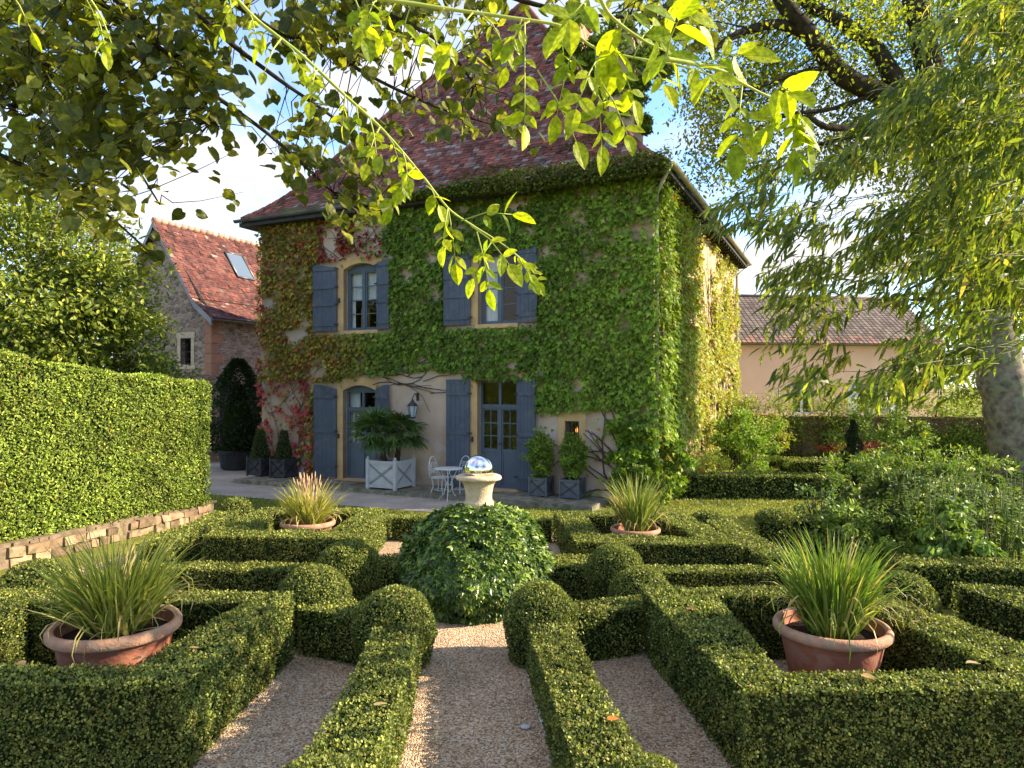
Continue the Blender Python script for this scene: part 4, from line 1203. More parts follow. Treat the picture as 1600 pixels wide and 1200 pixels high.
    if inner is None:
        m_ = len(oi)
        V = [(p[0], p[1], z0) for p in oi] + [(p[0], p[1], ht(p)) for p in oi]
        g.add(V, [tuple(range(m_, 2*m_))] + [(i, (i+1) % m_, (i+1) % m_+m_, i+m_) for i in range(m_)], 1)
    else:
        ii = off(inner, -1); m_ = len(oi)
        V = [(p[0], p[1], z0) for p in oi] + [(p[0], p[1], ht(p)) for p in oi] + [(p[0], p[1], z0) for p in ii] + [(p[0], p[1], ht(p)) for p in ii]
        F_ = []
        for i in range(m_):
            j = (i+1) % m_
            F_ += [(i, j, j+m_, i+m_), (2*m_+j, 2*m_+i, 3*m_+i, 3*m_+j), (m_+i, m_+j, 3*m_+j, 3*m_+i)]
        g.add(V, F_, 1)
    return tag(g.build(name, [M[mat], M['core']]), label, cat, group)
def ball(label, c, r, top, leaf=.020, dens=6500, flat=1.0, cat="topiary", cols=(BX1, BX2), group="clipped box balls of the parterre", cyl=0):
    """box ball: sphere on a short trunk of foliage reaching the ground"""
    g = G()
    zc = top - r*flat
    ar = 4*math.pi*r*r*.8 + 2*math.pi*r*max(zc, 0)*.8
    n = int(ar*dens)
    d = rv(n); P = np.array([c[0], c[1], zc]) + d*np.array([r, r, r*flat])
    lowk = d[:, 2] < -.15
    # below the equator the sides run down to the ground
    zz = rng.random(n)*zc
    sh = .82 + .18*np.clip(zz/max(zc, .01), 0, 1)
    hd = nrm(d[:, :2])
    P[lowk] = np.c_[c[0] + hd[:, 0]*r*sh, c[1] + hd[:, 1]*r*sh, zz][lowk]
    N_ = d.copy(); N_[lowk] = np.c_[hd, np.zeros(n)][lowk]
    k = P[:, 2] > 0.0; P, N_ = P[k], N_[k]; n = len(P)
    f = fbm(P, 3, 90); f2 = noise(P, 10, 93)
    P = P + N_*((f-.5)*.05 + (f2-.5)*.022 - rng.random(n)**2*leaf*1.4)[:, None]
    a = np.clip(rng.random(n)**1.5*.75 + N_[:, 2]*.38*rng.random(n) + (f2-.5)*.3, 0, 1)  # paler crown: sunlit tint put into the leaf colour, with new growth
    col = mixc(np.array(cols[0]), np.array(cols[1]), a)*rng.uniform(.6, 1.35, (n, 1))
    q = rng.random(n) < .015; col[q] = np.array([.26, .15, .05])
    T = rng.normal(0, .7, (n, 3)) + N_*.55 + np.array([0, 0, .25]); Nn = N_*1.1 + rng.normal(0, .45, (n, 3))
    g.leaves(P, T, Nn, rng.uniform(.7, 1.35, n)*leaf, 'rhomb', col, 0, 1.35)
    rc = r - leaf*1.3 - .012
    g.lathe([(rc*.82, 0), (rc*.95, zc*.6)] + [(rc*math.cos(a_), zc + rc*flat*math.sin(a_)) for a_ in np.linspace(-.1, 1.5, 9)] + [(0.001, zc+rc*flat)], (c[0], c[1], 0), 24, 1)
    return tag(g.build("box_ball", [M['box_leaf'], M['core']]), label, cat, group)

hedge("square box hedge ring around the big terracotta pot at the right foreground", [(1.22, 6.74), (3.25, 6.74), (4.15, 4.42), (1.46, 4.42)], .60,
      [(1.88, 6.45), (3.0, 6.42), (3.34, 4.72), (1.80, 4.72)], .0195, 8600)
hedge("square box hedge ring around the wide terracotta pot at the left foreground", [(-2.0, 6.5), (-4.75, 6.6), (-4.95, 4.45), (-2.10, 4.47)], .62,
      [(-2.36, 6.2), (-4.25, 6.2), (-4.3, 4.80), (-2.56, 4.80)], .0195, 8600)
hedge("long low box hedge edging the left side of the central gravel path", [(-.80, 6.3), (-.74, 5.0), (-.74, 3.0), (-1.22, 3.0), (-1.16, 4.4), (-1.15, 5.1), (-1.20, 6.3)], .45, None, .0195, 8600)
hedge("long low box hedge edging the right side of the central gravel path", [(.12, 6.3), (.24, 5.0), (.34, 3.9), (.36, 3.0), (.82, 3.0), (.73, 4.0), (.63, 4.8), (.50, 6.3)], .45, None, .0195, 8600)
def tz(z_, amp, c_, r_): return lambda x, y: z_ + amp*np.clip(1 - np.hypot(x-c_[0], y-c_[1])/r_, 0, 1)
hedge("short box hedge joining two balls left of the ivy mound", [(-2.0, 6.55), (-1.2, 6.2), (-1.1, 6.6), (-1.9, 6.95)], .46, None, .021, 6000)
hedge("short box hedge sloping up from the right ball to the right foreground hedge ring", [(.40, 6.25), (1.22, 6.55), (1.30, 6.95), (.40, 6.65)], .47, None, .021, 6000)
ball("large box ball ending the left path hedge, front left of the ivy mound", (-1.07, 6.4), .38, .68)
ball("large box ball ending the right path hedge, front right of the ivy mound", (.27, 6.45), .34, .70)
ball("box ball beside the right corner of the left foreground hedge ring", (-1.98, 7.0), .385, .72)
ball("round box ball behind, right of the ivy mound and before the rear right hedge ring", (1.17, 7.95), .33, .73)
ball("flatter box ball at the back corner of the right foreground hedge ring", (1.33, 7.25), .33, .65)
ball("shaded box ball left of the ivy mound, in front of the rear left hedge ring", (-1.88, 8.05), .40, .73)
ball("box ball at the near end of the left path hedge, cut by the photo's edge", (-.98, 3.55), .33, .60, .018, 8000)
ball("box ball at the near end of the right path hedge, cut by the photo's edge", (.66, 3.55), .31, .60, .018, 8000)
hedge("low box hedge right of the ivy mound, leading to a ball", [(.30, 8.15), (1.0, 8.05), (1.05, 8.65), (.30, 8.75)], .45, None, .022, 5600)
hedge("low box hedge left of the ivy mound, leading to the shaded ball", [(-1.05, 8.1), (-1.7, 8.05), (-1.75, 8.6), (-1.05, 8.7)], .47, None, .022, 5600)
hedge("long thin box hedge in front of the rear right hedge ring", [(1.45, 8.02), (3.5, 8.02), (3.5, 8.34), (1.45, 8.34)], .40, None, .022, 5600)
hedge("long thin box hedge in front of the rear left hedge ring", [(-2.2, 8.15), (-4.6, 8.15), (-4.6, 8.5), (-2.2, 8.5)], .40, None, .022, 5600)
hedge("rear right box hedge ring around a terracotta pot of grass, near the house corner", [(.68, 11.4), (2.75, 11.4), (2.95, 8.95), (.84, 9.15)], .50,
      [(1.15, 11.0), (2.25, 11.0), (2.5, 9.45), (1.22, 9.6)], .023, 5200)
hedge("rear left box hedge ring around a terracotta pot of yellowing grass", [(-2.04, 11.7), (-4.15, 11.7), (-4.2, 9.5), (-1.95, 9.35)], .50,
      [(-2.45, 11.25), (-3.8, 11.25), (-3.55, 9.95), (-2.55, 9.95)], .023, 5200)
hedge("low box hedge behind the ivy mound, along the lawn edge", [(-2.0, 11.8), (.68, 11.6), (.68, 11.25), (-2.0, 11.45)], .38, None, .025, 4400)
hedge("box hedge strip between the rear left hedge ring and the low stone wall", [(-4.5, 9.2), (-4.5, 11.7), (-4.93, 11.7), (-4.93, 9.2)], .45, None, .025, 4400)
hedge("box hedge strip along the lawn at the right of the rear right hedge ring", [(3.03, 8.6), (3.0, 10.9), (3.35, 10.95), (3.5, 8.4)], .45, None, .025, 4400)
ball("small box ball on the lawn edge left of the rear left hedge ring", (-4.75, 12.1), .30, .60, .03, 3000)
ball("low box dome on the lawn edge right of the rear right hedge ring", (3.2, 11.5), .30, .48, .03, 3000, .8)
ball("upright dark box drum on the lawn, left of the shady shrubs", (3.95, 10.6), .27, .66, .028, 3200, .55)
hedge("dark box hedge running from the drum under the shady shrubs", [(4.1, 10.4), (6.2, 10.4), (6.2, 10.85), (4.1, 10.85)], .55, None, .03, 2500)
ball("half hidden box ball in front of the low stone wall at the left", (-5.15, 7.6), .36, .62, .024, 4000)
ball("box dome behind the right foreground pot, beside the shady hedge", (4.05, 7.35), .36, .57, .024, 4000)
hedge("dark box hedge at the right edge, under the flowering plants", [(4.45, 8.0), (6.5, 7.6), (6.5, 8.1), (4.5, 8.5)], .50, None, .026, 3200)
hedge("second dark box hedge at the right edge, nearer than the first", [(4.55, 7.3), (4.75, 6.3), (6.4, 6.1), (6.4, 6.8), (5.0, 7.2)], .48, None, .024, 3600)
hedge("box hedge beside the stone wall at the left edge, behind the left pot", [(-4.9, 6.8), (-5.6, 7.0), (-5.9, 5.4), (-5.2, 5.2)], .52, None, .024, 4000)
# hedges on the far lawn
GH = "clipped hedges on the far lawn"
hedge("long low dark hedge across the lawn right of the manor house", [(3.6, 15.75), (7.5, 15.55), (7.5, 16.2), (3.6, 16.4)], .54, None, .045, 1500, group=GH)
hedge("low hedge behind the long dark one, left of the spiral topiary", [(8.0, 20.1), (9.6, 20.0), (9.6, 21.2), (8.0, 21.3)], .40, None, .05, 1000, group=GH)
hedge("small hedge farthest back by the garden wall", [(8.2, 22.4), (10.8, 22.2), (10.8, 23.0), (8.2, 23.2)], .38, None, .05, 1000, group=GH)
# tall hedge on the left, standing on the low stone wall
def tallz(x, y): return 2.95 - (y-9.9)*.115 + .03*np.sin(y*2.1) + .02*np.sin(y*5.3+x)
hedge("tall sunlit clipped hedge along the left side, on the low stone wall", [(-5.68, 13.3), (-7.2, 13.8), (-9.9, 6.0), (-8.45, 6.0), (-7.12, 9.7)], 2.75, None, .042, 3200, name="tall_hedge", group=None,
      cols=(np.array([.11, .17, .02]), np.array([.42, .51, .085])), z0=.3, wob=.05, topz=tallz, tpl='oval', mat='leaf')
g = G()
n = 7; a = np.array([-5.72, 13.5]); b_ = np.array([-7.0, 9.6]); c = np.array([-8.3, 6.0])
wp = [a, (a+b_)/2+[.02, 0], b_, c]
lw = G()
poly = [tuple(p) for p in wp] + [(-9.8, 6.0), (-7.2, 13.8)]
lw.prism(poly[::-1], 0, .27)
for i in range(60):     # coping stones of uneven size
    t_ = i/60*3; k = min(int(t_), 2); p = wp[k] + (wp[k+1]-wp[k])*(t_-k)
    d = nrm(wp[k+1]-wp[k]); lw.cbox((p[0]-.13, p[1], .27), random.uniform(.14, .2), random.uniform(.25, .4), random.uniform(.03, .07), math.atan2(d[1], d[0])-math.pi/2 + random.gauss(0, .08))
for k in range(3):          # facing stones, two uneven courses
    p, q = wp[k], wp[k+1]; d = nrm(q-p); L_ = np.linalg.norm(q-p); ang = math.atan2(d[1], d[0]); nv = np.array([d[1], -d[0]]); nv = nv if nv[0] > 0 else -nv
    for c_ in range(2):
        x_ = random.uniform(0, .2)
        while x_ < L_-.15:
            ln = random.uniform(.14, .36); hh_ = random.uniform(.105, .13)
            cc = p + d*(x_+ln/2) + nv*(random.uniform(-.035, .01))
            cs = np.array([1, .93, .85])*random.uniform(.45, 1.1)
            zc_ = .005 + c_*.132 + random.uniform(0, .01)
            tmp = G(); tmp.cbox((0, 0, 0), ln-.02, .12, hh_, 0)
            V = tmp.V[0] + rng.normal(0, .009, tmp.V[0].shape)
            ca_, sa_ = math.cos(ang), math.sin(ang)
            V2 = np.c_[cc[0]+V[:, 0]*ca_-V[:, 1]*sa_, cc[1]+V[:, 0]*sa_+V[:, 1]*ca_, np.maximum(zc_+V[:, 2], .002)]
            lw.add(V2, [(0,3,2,1),(4,5,6,7),(0,1,5,4),(1,2,6,5),(2,3,7,6),(3,0,4,7)], 1, cs)
            x_ += ln
tag(lw.build("low_stone_wall", [surf("wall_mortar", (.22, .17, .12), (.12, .09, .06), 9, 1, .8, 30, .05), surf("wall_stone", (.42, .32, .23), (.26, .19, .13), 5, .95, .8, 22, .1, useattr=True, spots=(.16, .15, .09), sscale=7)]), "low retaining wall of pale stone under the tall clipped hedge", "wall")

# ------------------------------------------------------------------ ivy mound, urn and mirror ball
IC = np.array([-.40, 8.25])
def mound():
    g = G(); n = 19000
    th = rng.uniform(0, 2*math.pi, n); u = rng.random(n)
    rr_, hh_ = .93, 1.13
    el = np.arcsin(u)                     # height parameter
    zz = hh_*np.sin(el)**.9
    rad = rr_*np.cos(el)**.78*(.86+.14*np.minimum(1, zz/.35))
    rad = np.where(rad > rr_*.995, rr_, rad)
    P = np.c_[IC[0]+rad*np.cos(th), IC[1]+rad*np.sin(th), zz]
    nd = nrm(np.c_[np.cos(th)*np.cos(el), np.sin(th)*np.cos(el), np.sin(el)*.9])
    f = fbm(P, 2.4, 110); f2 = noise(P, 7, 113)
    keep = f2 > .16
    P, nd, f, f2 = P[keep], nd[keep], f[keep], f2[keep]; n = len(P)
    P = P + nd*((f-.5)*.22 + (f2-.5)*.08 - rng.random(n)**2*.08)[:, None]
    a = np.clip(rng.random(n)**2.4 + (f2-.55)*.5, 0, 1)
    col = mixc(np.array([.040, .090, .014]), np.array([.27, .37, .05]), a)*rng.uniform(.7, 1.25, (n, 1))
    q = rng.random(n) < .006; col[q] = np.array([.28, .12, .05])
    T = np.array([0, 0, -.75]) + nd*.45 + rng.normal(0, .38, (n, 3))
    Nn = nd + np.array([0, 0, .35]) + rng.normal(0, .25, (n, 3))
    g.leaves(P, T, Nn, rng.uniform(.045, .092, n), 'ivy', col)
    prof = [(.66, 0)] + [(.76*math.cos(e)**.78, 1.0*math.sin(e)**.9) for e in np.linspace(.02, 1.5, 12)] + [(.001, 1.03)]
    g.lathe(prof, (IC[0], IC[1], 0), 32, 1)
    for k in range(60):
        t0_ = random.uniform(0, 6.28); pts = []
        for i in range(8):
            e = .1+.15*i; t0_ += random.gauss(0, .08)
            pts.append([IC[0]+.80*math.cos(e)**.8*math.cos(t0_), IC[1]+.80*math.cos(e)**.8*math.sin(t0_), 1.07*math.sin(e)**.9])
        g.tube(pts, .006, 4, 2)
    return g.build("ivy_mound", [M['leaf_gloss'], M['core'], M['vine_stem']])
tag(mound(), "round mound of glossy ivy at the centre of the parterre, under the stone urn", "ivy")
uc = px(748, 770, 8.22)
g = G()
pr = [(.168, 0), (.178, .015), (.178, .05), (.165, .065), (.158, .08), (.155, .11), (.157, .16), (.165, .21), (.18, .26), (.20, .295), (.225, .312), (.262, .322), (.27, .342), (.262, .362), (.235, .374), (.18, .376), (.15, .33), (0, .30)]
g.lathe(pr, (IC[0]+.01, IC[1], 1.10), 40)
g.cbox((IC[0]+.01, IC[1], .9), .42, .42, .198)
tag(g.build("stone_urn", M['urn_stone']), "weathered cream stone urn standing on the ivy mound", "urn")
g = G()
RB_ = .17
g.lathe([(0.001, -RB_)] + [(RB_*math.cos(a_), RB_*math.sin(a_)) for a_ in np.linspace(-1.5, 1.5, 36)] + [(.001, RB_)], (IC[0]+.01, IC[1], 1.535), 56)
tag(g.build("mirror_ball", M['chrome']), "shiny silver gazing ball resting on top of the stone urn", "garden ball")

# ------------------------------------------------------------------ grass pots
def grass_pot(label, c, rd, h, n, ln, cols, spread, dry, tip=None, seedheads=0, lean=(0, 0)):
    t_ = thing("potted_grass", label, "plant pot", (c[0], c[1], 0), 0, "terracotta pots of long grass in the hedge rings")
    g = G()
    R_ = rd/2
    lip = .068*rd/.86
    g.lathe([(R_*.62, .006), (R_*.66, .03), (R_*.86, h-lip*2.1), (R_*.87, h-lip*1.7), (R_*.90, h-lip*1.55), (R_*.90, h-lip*1.3), (R_*.955, h-lip*1.25), (R_*1.0, h-lip*.9), (R_*1.005, h-lip*.35), (R_*.975, h-.008), (R_*.93, h), (R_*.885, h-.015), (R_*.87, h-.07), (R_*.84, h-.12), (0, h-.12)], (0, 0, 0), 56)
    g.build("pot", M['terracotta'], t_)
    g = G()
    g.lathe([(R_*.9, h-lip*1.28), (R_*.962, h-lip*1.22), (R_*1.012, h-lip*.9), (R_*1.014, h-lip*.35), (R_*.98, h-.002), (R_*.93, h+.005), (R_*.878, h-.013)], (0, 0, 0), 56, cap=False)
    g.build("rim", M['pale_terracotta'], t_)
    g = G(); V = []
    g.lathe([(R_*.845, h-.10), (R_*.5, h-.085), (0, h-.075)], (0, 0, 0), 24, 0, (1, 1, 1), True, .0, cap=False)
    g.build("soil", M['soil'], t_)
    g = G()
    m_ = 8
    az = rng.uniform(0, 2*math.pi, n)
    r0 = R_*.42*np.sqrt(rng.random(n))
    L_ = ln*rng.uniform(.55, 1.1, n)
    b0 = np.c_[r0*np.cos(az), r0*np.sin(az), np.full(n, h-.07)]
    az2 = az + rng.normal(0, .5, n)
    inc = np.abs(rng.normal(0, 1, n))*spread*.55 + r0/R_*spread*.8     # tilt from the vertical
    bend = np.abs(rng.normal(0, .5, n)) + .12
    lo = rng.random(n) < .09; bend[lo] += rng.uniform(1.2, 2.2, lo.sum()); inc[lo] += .3
    C = np.zeros((n, m_, 3)); C[:, 0] = b0
    ang = inc.copy()
    for j in range(1, m_):
        st = L_/(m_-1)
        C[:, j, 0] = C[:, j-1, 0] + np.sin(ang)*np.cos(az2)*st + lean[0]*st*j/m_
        C[:, j, 1] = C[:, j-1, 1] + np.sin(ang)*np.sin(az2)*st + lean[1]*st*j/m_
        C[:, j, 2] = C[:, j-1, 2] + np.cos(ang)*st
        ang = ang + bend*(j/m_)**1.4*.55
    wd = rng.uniform(.0050, .0115, n)
    tw = rng.uniform(0, math.pi, n)
    wdir = np.c_[np.cos(tw), np.sin(tw), np.zeros(n)]
    prw = np.array([1, 1.1, 1.1, 1, .9, .7, .45, .06])
    W = wdir[:, None, :]*(wd[:, None]*prw[None, :])[:, :, None]
    a = rng.random(n)
    col = mixc(np.array(cols[0]), np.array(cols[1]), a)*rng.uniform(.7, 1.25, (n, 1))
    q = (rng.random(n) < dry) | (lo & (rng.random(n) < .7)); col[q] = np.array([.50, .40, .16])*rng.uniform(.7, 1.2, (q.sum(), 1))
    g.ribbons(C, W, col)
    g.build("blades", M['leaf'], t_)
    if seedheads:
        g = G()
        for k in range(seedheads):
            a_ = random.uniform(0, 6.28); r_ = random.uniform(.05, .22)
            p0 = np.array([0, 0, h-.05]); p1 = np.array([r_*math.cos(a_), r_*math.sin(a_), h+ln*random.uniform(.7, 1.02)])
            g.tube([p0, (p0+p1)/2+[0, 0, .03], p1], [.004, .003, .003], 4)
            g.tube([p1-(p1-p0)*.13, p1-(p1-p0)*.05, p1+[0, 0, .03]], [.004, .011, .003], 5)
        g.build("seed_heads", surf("seed_heads", (.52, .33, .2), (.38, .22, .12), 20), t_)
    return t_
GP = ((.08, .17, .025), (.26, .33, .05))
grass_pot("big terracotta pot with chipped rim and tall green grass, in the right foreground hedge ring", (2.55, 5.62), .87, .62, 640, .80, GP, .42, .07)
grass_pot("wide terracotta pot with sprawling olive green grass, in the left foreground hedge ring", (-3.05, 5.42), .92, .70, 600, .80, ((.13, .19, .03), (.36, .37, .07)), .62, .12)
grass_pot("terracotta pot of stiff green grass in the rear right hedge ring", (1.76, 10.05), .70, .50, 420, .85, ((.10, .16, .03), (.27, .30, .07)), .40, .14)
grass_pot("terracotta pot of yellow green grass with pinkish seed heads, in the rear left hedge ring", (-3.0, 10.35), .78, .54, 460, .68, ((.26, .28, .05), (.44, .42, .09)), .62, .15, seedheads=26)
# long stray blades of the left pot
# ------------------------------------------------------------------ palm in its wooden planter and the smaller planters
def crate_planter(t_, sx, h, mat, ang, ball_=True, dark=False):
    """square wooden planter with corner posts and a raised cross on each side"""
    ca, sa = math.cos(ang), math.sin(ang)
    def ro(x, y): return np.array([x*ca - y*sa, x*sa + y*ca])
    hx = sx/2; pw_ = sx*.085
    g = G()
    for (x, y) in ((-hx, -hx), (hx-pw_, -hx), (-hx, hx-pw_), (hx-pw_, hx-pw_)):
        c = ro(x+pw_/2, y+pw_/2); g.cbox((c[0], c[1], 0), pw_, pw_, h*1.03, ang)
        if ball_: g.lathe([(pw_*.3, h*1.03), (pw_*.45, h*1.03+pw_*.35), (pw_*.3, h*1.03+pw_*.75), (.001, h*1.03+pw_*.85)], (c[0], c[1], 0), 10)
    g.build("post", mat, t_)
    for k in range(4):
        a = ang + k*math.pi/2
        dx = np.array([math.cos(a), math.sin(a), 0]); dn = np.array([math.sin(a), -math.cos(a), 0])
        g = G()
        o = -dx*(hx-pw_) + dn*(hx-pw_*.72)
        w_ = 2*(hx-pw_)
        g.box(o + z3*h*.06, dx*w_, -dn*.02, z3*h*.9)
        g.box(o + dn*.014 + z3*h*.86, dx*w_, -dn*.013, z3*h*.12); g.box(o + dn*.014 + z3*h*.05, dx*w_, -dn*.013, z3*h*.1)
        for sgn in (1, -1):
            p = o + dn*(.013 if sgn > 0 else .010) + (dx*0 if sgn > 0 else dx*w_) + z3*h*.16
            q = o + dn*(.013 if sgn > 0 else .010) + (dx*w_ if sgn > 0 else dx*0) + z3*h*.85
            d = nrm(q-p); s_ = nrm(np.cross(d, dn))*.02*sx/.7
            g.add([p-s_, q-s_, q+s_, p+s_, p-s_-dn*.012, q-s_-dn*.012, q+s_-dn*.012, p+s_-dn*.012], [(0,1,2,3),(3,2,1,0),(0,1,5,4),(3,2,6,7)])
        g.build("side_panel", mat, t_)
    g = G(); g.cbox((0, 0, h*.80), sx*.86, sx*.86, h*.06, ang); g.build("soil", M['soil'], t_)
AH = math.atan2(U[1], U[0])
sp_ = fs(640); pc = F3(sp_, 0, .80)
pt = thing("potted_palm", "two stemmed fan palm in a pale grey wooden planter, between the two doors", "potted palm", (pc[0], pc[1], .11))
crate_planter(pt, .84, .68, M['white_wood'], AH)
PB = [(-.14, .05, .62, .98, -.22), (.14, .0, .62, 1.0, .08)]
for (x, y, z0, ln_, lx) in PB:
    g = G()
    top = np.array([x+lx, y, z0+ln_*.72])
    g.tube([[x, y, .5], [x+lx*.3, y, z0+ln_*.3], top], [.065, .058, .07], 10)
    n = 260; tt_ = rng.random(n)
    P = np.array([x, y, .5]) + tt_[:, None]*(top-np.array([x, y, .5])); an = rng.uniform(0, 6.28, n)
    o_ = np.c_[np.cos(an), np.sin(an), np.zeros(n)]
    g.leaves(P + o_*.055, o_*.4+z3*.9, o_, .07, 'narrow', (.2, .13, .08), 0, 3)
    tr = g.build("trunk", M['palm_trunk'], pt)
    g = G()
    nf = 24
    for k in range(nf):
        a = k*2.4 + random.uniform(-.2, .2); e = R(random.uniform(-35, 75)); pl_ = random.uniform(.26, .40)
        d = np.array([math.cos(a)*math.cos(e), math.sin(a)*math.cos(e), math.sin(e)])
        h_ = top + d*pl_ + z3*-.03*(1-e)
        g.tube([top, top+d*pl_*.5+z3*.03, h_], .006, 4, 0, (.10, .17, .04))
        nseg = 26
        fa = np.linspace(-1.9, 1.9, nseg) + rng.normal(0, .03, nseg)
        sd_ = nrm(np.cross(d, z3) if abs(d[2]) < .95 else np.array([1., 0, 0])); nn = nrm(np.cross(sd_, d))
        T = np.cos(fa)[:, None]*d + np.sin(fa)[:, None]*sd_ - nn*.12 - z3*.16
        c1 = np.array([.035, .085, .02]); c2 = np.array([.13, .19, .045])
        g.leaves(np.tile(h_, (nseg, 1)), T, nn[None, :] + rng.normal(0, .25, (nseg, 3)), rng.uniform(.34, .48, nseg), 'narrow', mixc(c1, c2, rng.random(nseg)**2*np.ones(nseg))*random.uniform(.75, 1.25), 0, .75)
    g.build("fronds", M['leaf_gloss'], pt)
def small_planter(label, s, out, h, sx, matk, ang, plant, cr, rad, cat="planter", grp="wooden planters along the house front", cols=(GRN, LGR), tpl='oval', lsz=.06, n=2300):
    c = F3(s, 0, out)
    t_ = thing("potted_shrub", label, cat, (c[0], c[1], .11), 0, grp)
    crate_planter(t_, sx, h, M[matk], ang, False)
    g = G(); zt = h + cr
    if plant == 'cone':
        n_ = n; zz = rng.random(n_)**1.2; r_ = rad*(1-zz*.72)*(.75+.3*rng.random(n_)); th_ = rng.uniform(0, 6.28, n_)
        P = np.c_[r_*np.cos(th_), r_*np.sin(th_), h*.85 + zz*cr*2]
        o_ = np.c_[np.cos(th_), np.sin(th_), np.full(n_, .4)]
        g.leaves(P, o_*.5+rng.normal(0, .5, (n_, 3))+z3*.5, o_+rng.normal(0, .5, (n_, 3)), rng.uniform(.7, 1.3, n_)*lsz, tpl, mixc(np.array(cols[0]), np.array(cols[1]), rng.random(n_)**1.5)*rng.uniform(.7, 1.2, (n_, 1)))
        g.lathe([(rad*.6, h*.85), (rad*.5, h+cr*.8), (.02, h*.85+cr*1.85)], (0, 0, 0), 12, 1)
    else:
        cloud((0, 0, h+cr*.95), (rad, rad, cr), n, lsz, tpl, [np.array(cols[0])*.8, np.array(cols[1])*.8, YEL*.8], g=g, shell=.25); cloud((0, 0, h+cr*.9), (rad*1.25, rad*1.25, cr*1.1), n//3, lsz, tpl, [np.array(cols[0]), np.array(cols[1])], g=g, clump=18, shell=.5)
        g.tube([[0, 0, h*.8], [0.02, 0, h+cr]], [.02, .012], 6, 1)
    g.build("foliage", [M['leaf'], M['core']], t_)
    return t_
small_planter("grey wooden planter with a leafy laurel, directly right of the right door", fs(857), .42, .42, .44, 'grey_wood', AH, 'bush', .52, .28)
small_planter("grey wooden planter with a leafy laurel, below the tiny barred window", fs(905), .42, .42, .46, 'grey_wood', AH, 'bush', .50, .28)
small_planter("dark planter with a clipped conifer, at the far left corner of the house", fs(424), .40, .5, .52, 'dark_wood', AH, 'cone', .40, .27, cols=((.035, .06, .018), (.10, .11, .03)), tpl='rhomb', lsz=.045)
small_planter("dark planter with a clipped conifer, immediately left of the left door", fs(460), .40, .5, .52, 'dark_wood', AH, 'cone', .40, .25, cols=((.035, .06, .018), (.09, .10, .03)), tpl='rhomb', lsz=.045)
# dark conifer in a tub in the passage
cx = px(372, 640, 21.5)
t_ = thing("potted_conifer", "tall dark conifer in a tub, in the shady passage left of the manor house", "potted tree", (cx[0], cx[1], 0))
g = G(); g.lathe([(.42, 0), (.5, .05), (.55, .5), (.58, .52), (.58, .6), (.5, .6), (.48, .5), (0, .5)], (0, 0, 0), 20); g.build("tub", M['dark_wood'], t_)
g = G(); n = 13000
zz = rng.random(n); th_ = rng.uniform(0, 6.28, n); r_ = .98*np.minimum(1, (1-zz)*1.9+.06)**.8*np.minimum(1, zz*5+.5)*(.55+.5*rng.random(n))
P = np.c_[r_*np.cos(th_), r_*np.sin(th_), .45+zz*2.9]
f = fbm(P, 1.6, 130); P = P[f > .36]; th_ = th_[f > .36]; n = len(P)
o_ = np.c_[np.cos(th_), np.sin(th_), np.zeros(n)]
g.leaves(P, o_+z3*.3+rng.normal(0, .4, (n, 3)), z3+rng.normal(0, .5, (n, 3)), rng.uniform(.06, .12, n), 'rhomb', mixc(np.array([.012, .028, .012]), np.array([.035, .065, .022]), rng.random(n)))
g.lathe([(.35, .5), (.5, 1.2), (.3, 2.2), (.02, 2.7)], (0, 0, 0), 14, 1)
g.build("foliage", [M['leaf'], M['core']], t_)
# wall closing the passage behind it
g = G(); p0 = px(318, 605, 23.3)[:2]; p1 = px(420, 605, 24.2)[:2]
d = nrm(p1-p0); n_ = np.array([-d[1], d[0]])
L_ = np.linalg.norm(p1-p0)
g.prism([p0, p0+d*.5, p0+d*.5+n_*.4, p0+n_*.4], 0, 2.6); g.prism([p0+d*1.9, p1, p1+n_*.4, p0+d*1.9+n_*.4], 0, 2.6)
g.prism([p0-d*1, p1, p1+n_*.4, p0-d*1+n_*.4], 2.604, 2.9)
wl = tag(g.build("passage_wall", M['barn_stone']), "stone wall with a dark wooden gate between the barn and the manor house", "wall")
g = G(); g.prism([p0+d*.502+n_*.1, p0+d*1.898+n_*.1, p0+d*1.898+n_*.16, p0+d*.502+n_*.16], 0.02, 2.6)
g.build("gate", M['dark_wood'], wl)

# wall lantern
lc = F3(fs(653), 0, 0); lz = fz(653, 640)
t_ = thing("wall_lantern", "black wall lantern with glass panes, above the palm between the doors", "lantern", (lc[0], lc[1], lz))
bpy.context.view_layer.update()
nf2 = n3*.24
g = G(); g.tube([n3*.0+z3*.32, n3*.14+z3*.40, nf2+z3*.30, nf2+z3*.22], .012, 6); g.cbox(n3*.01+z3*.22, .07, .02, .2, AH); g.build("bracket", M['black_metal'], t_)
g = G()
g.lathe([(.135, .10), (.12, .125), (.05, .20), (.025, .24), (.02, .27), (0.001, .28)], nf2, 6, 0, (1,1,1), False)
g.lathe([(.06, -.21), (.075, -.19), (.075, -.17), (.001, -.17)], nf2, 6, 0, (1,1,1), False)
for k in range(6):
    a = k*math.pi/3; g.tube([nf2+[.072*math.cos(a), .072*math.sin(a), -.18], nf2+[.118*math.cos(a), .118*math.sin(a), .10]], .007, 4)
g.build("lantern_frame", M['black_metal'], t_)
g = G(); g.lathe([(.068, -.17), (.112, .098)], nf2, 6, 0, (1,1,1), False)
mm_, tt, bb = newmat("frosted_glass"); bb.inputs["Base Color"].default_value = (.38, .46, .50, 1); bb.inputs["Roughness"].default_value = .15
g.S = [g.S[0][:6]]; g.L = [g.L[0][:24]]; g.M = [g.M[0][:6]]; g.SM = [g.SM[0][:6]]
g.build("glass", mm_, t_)

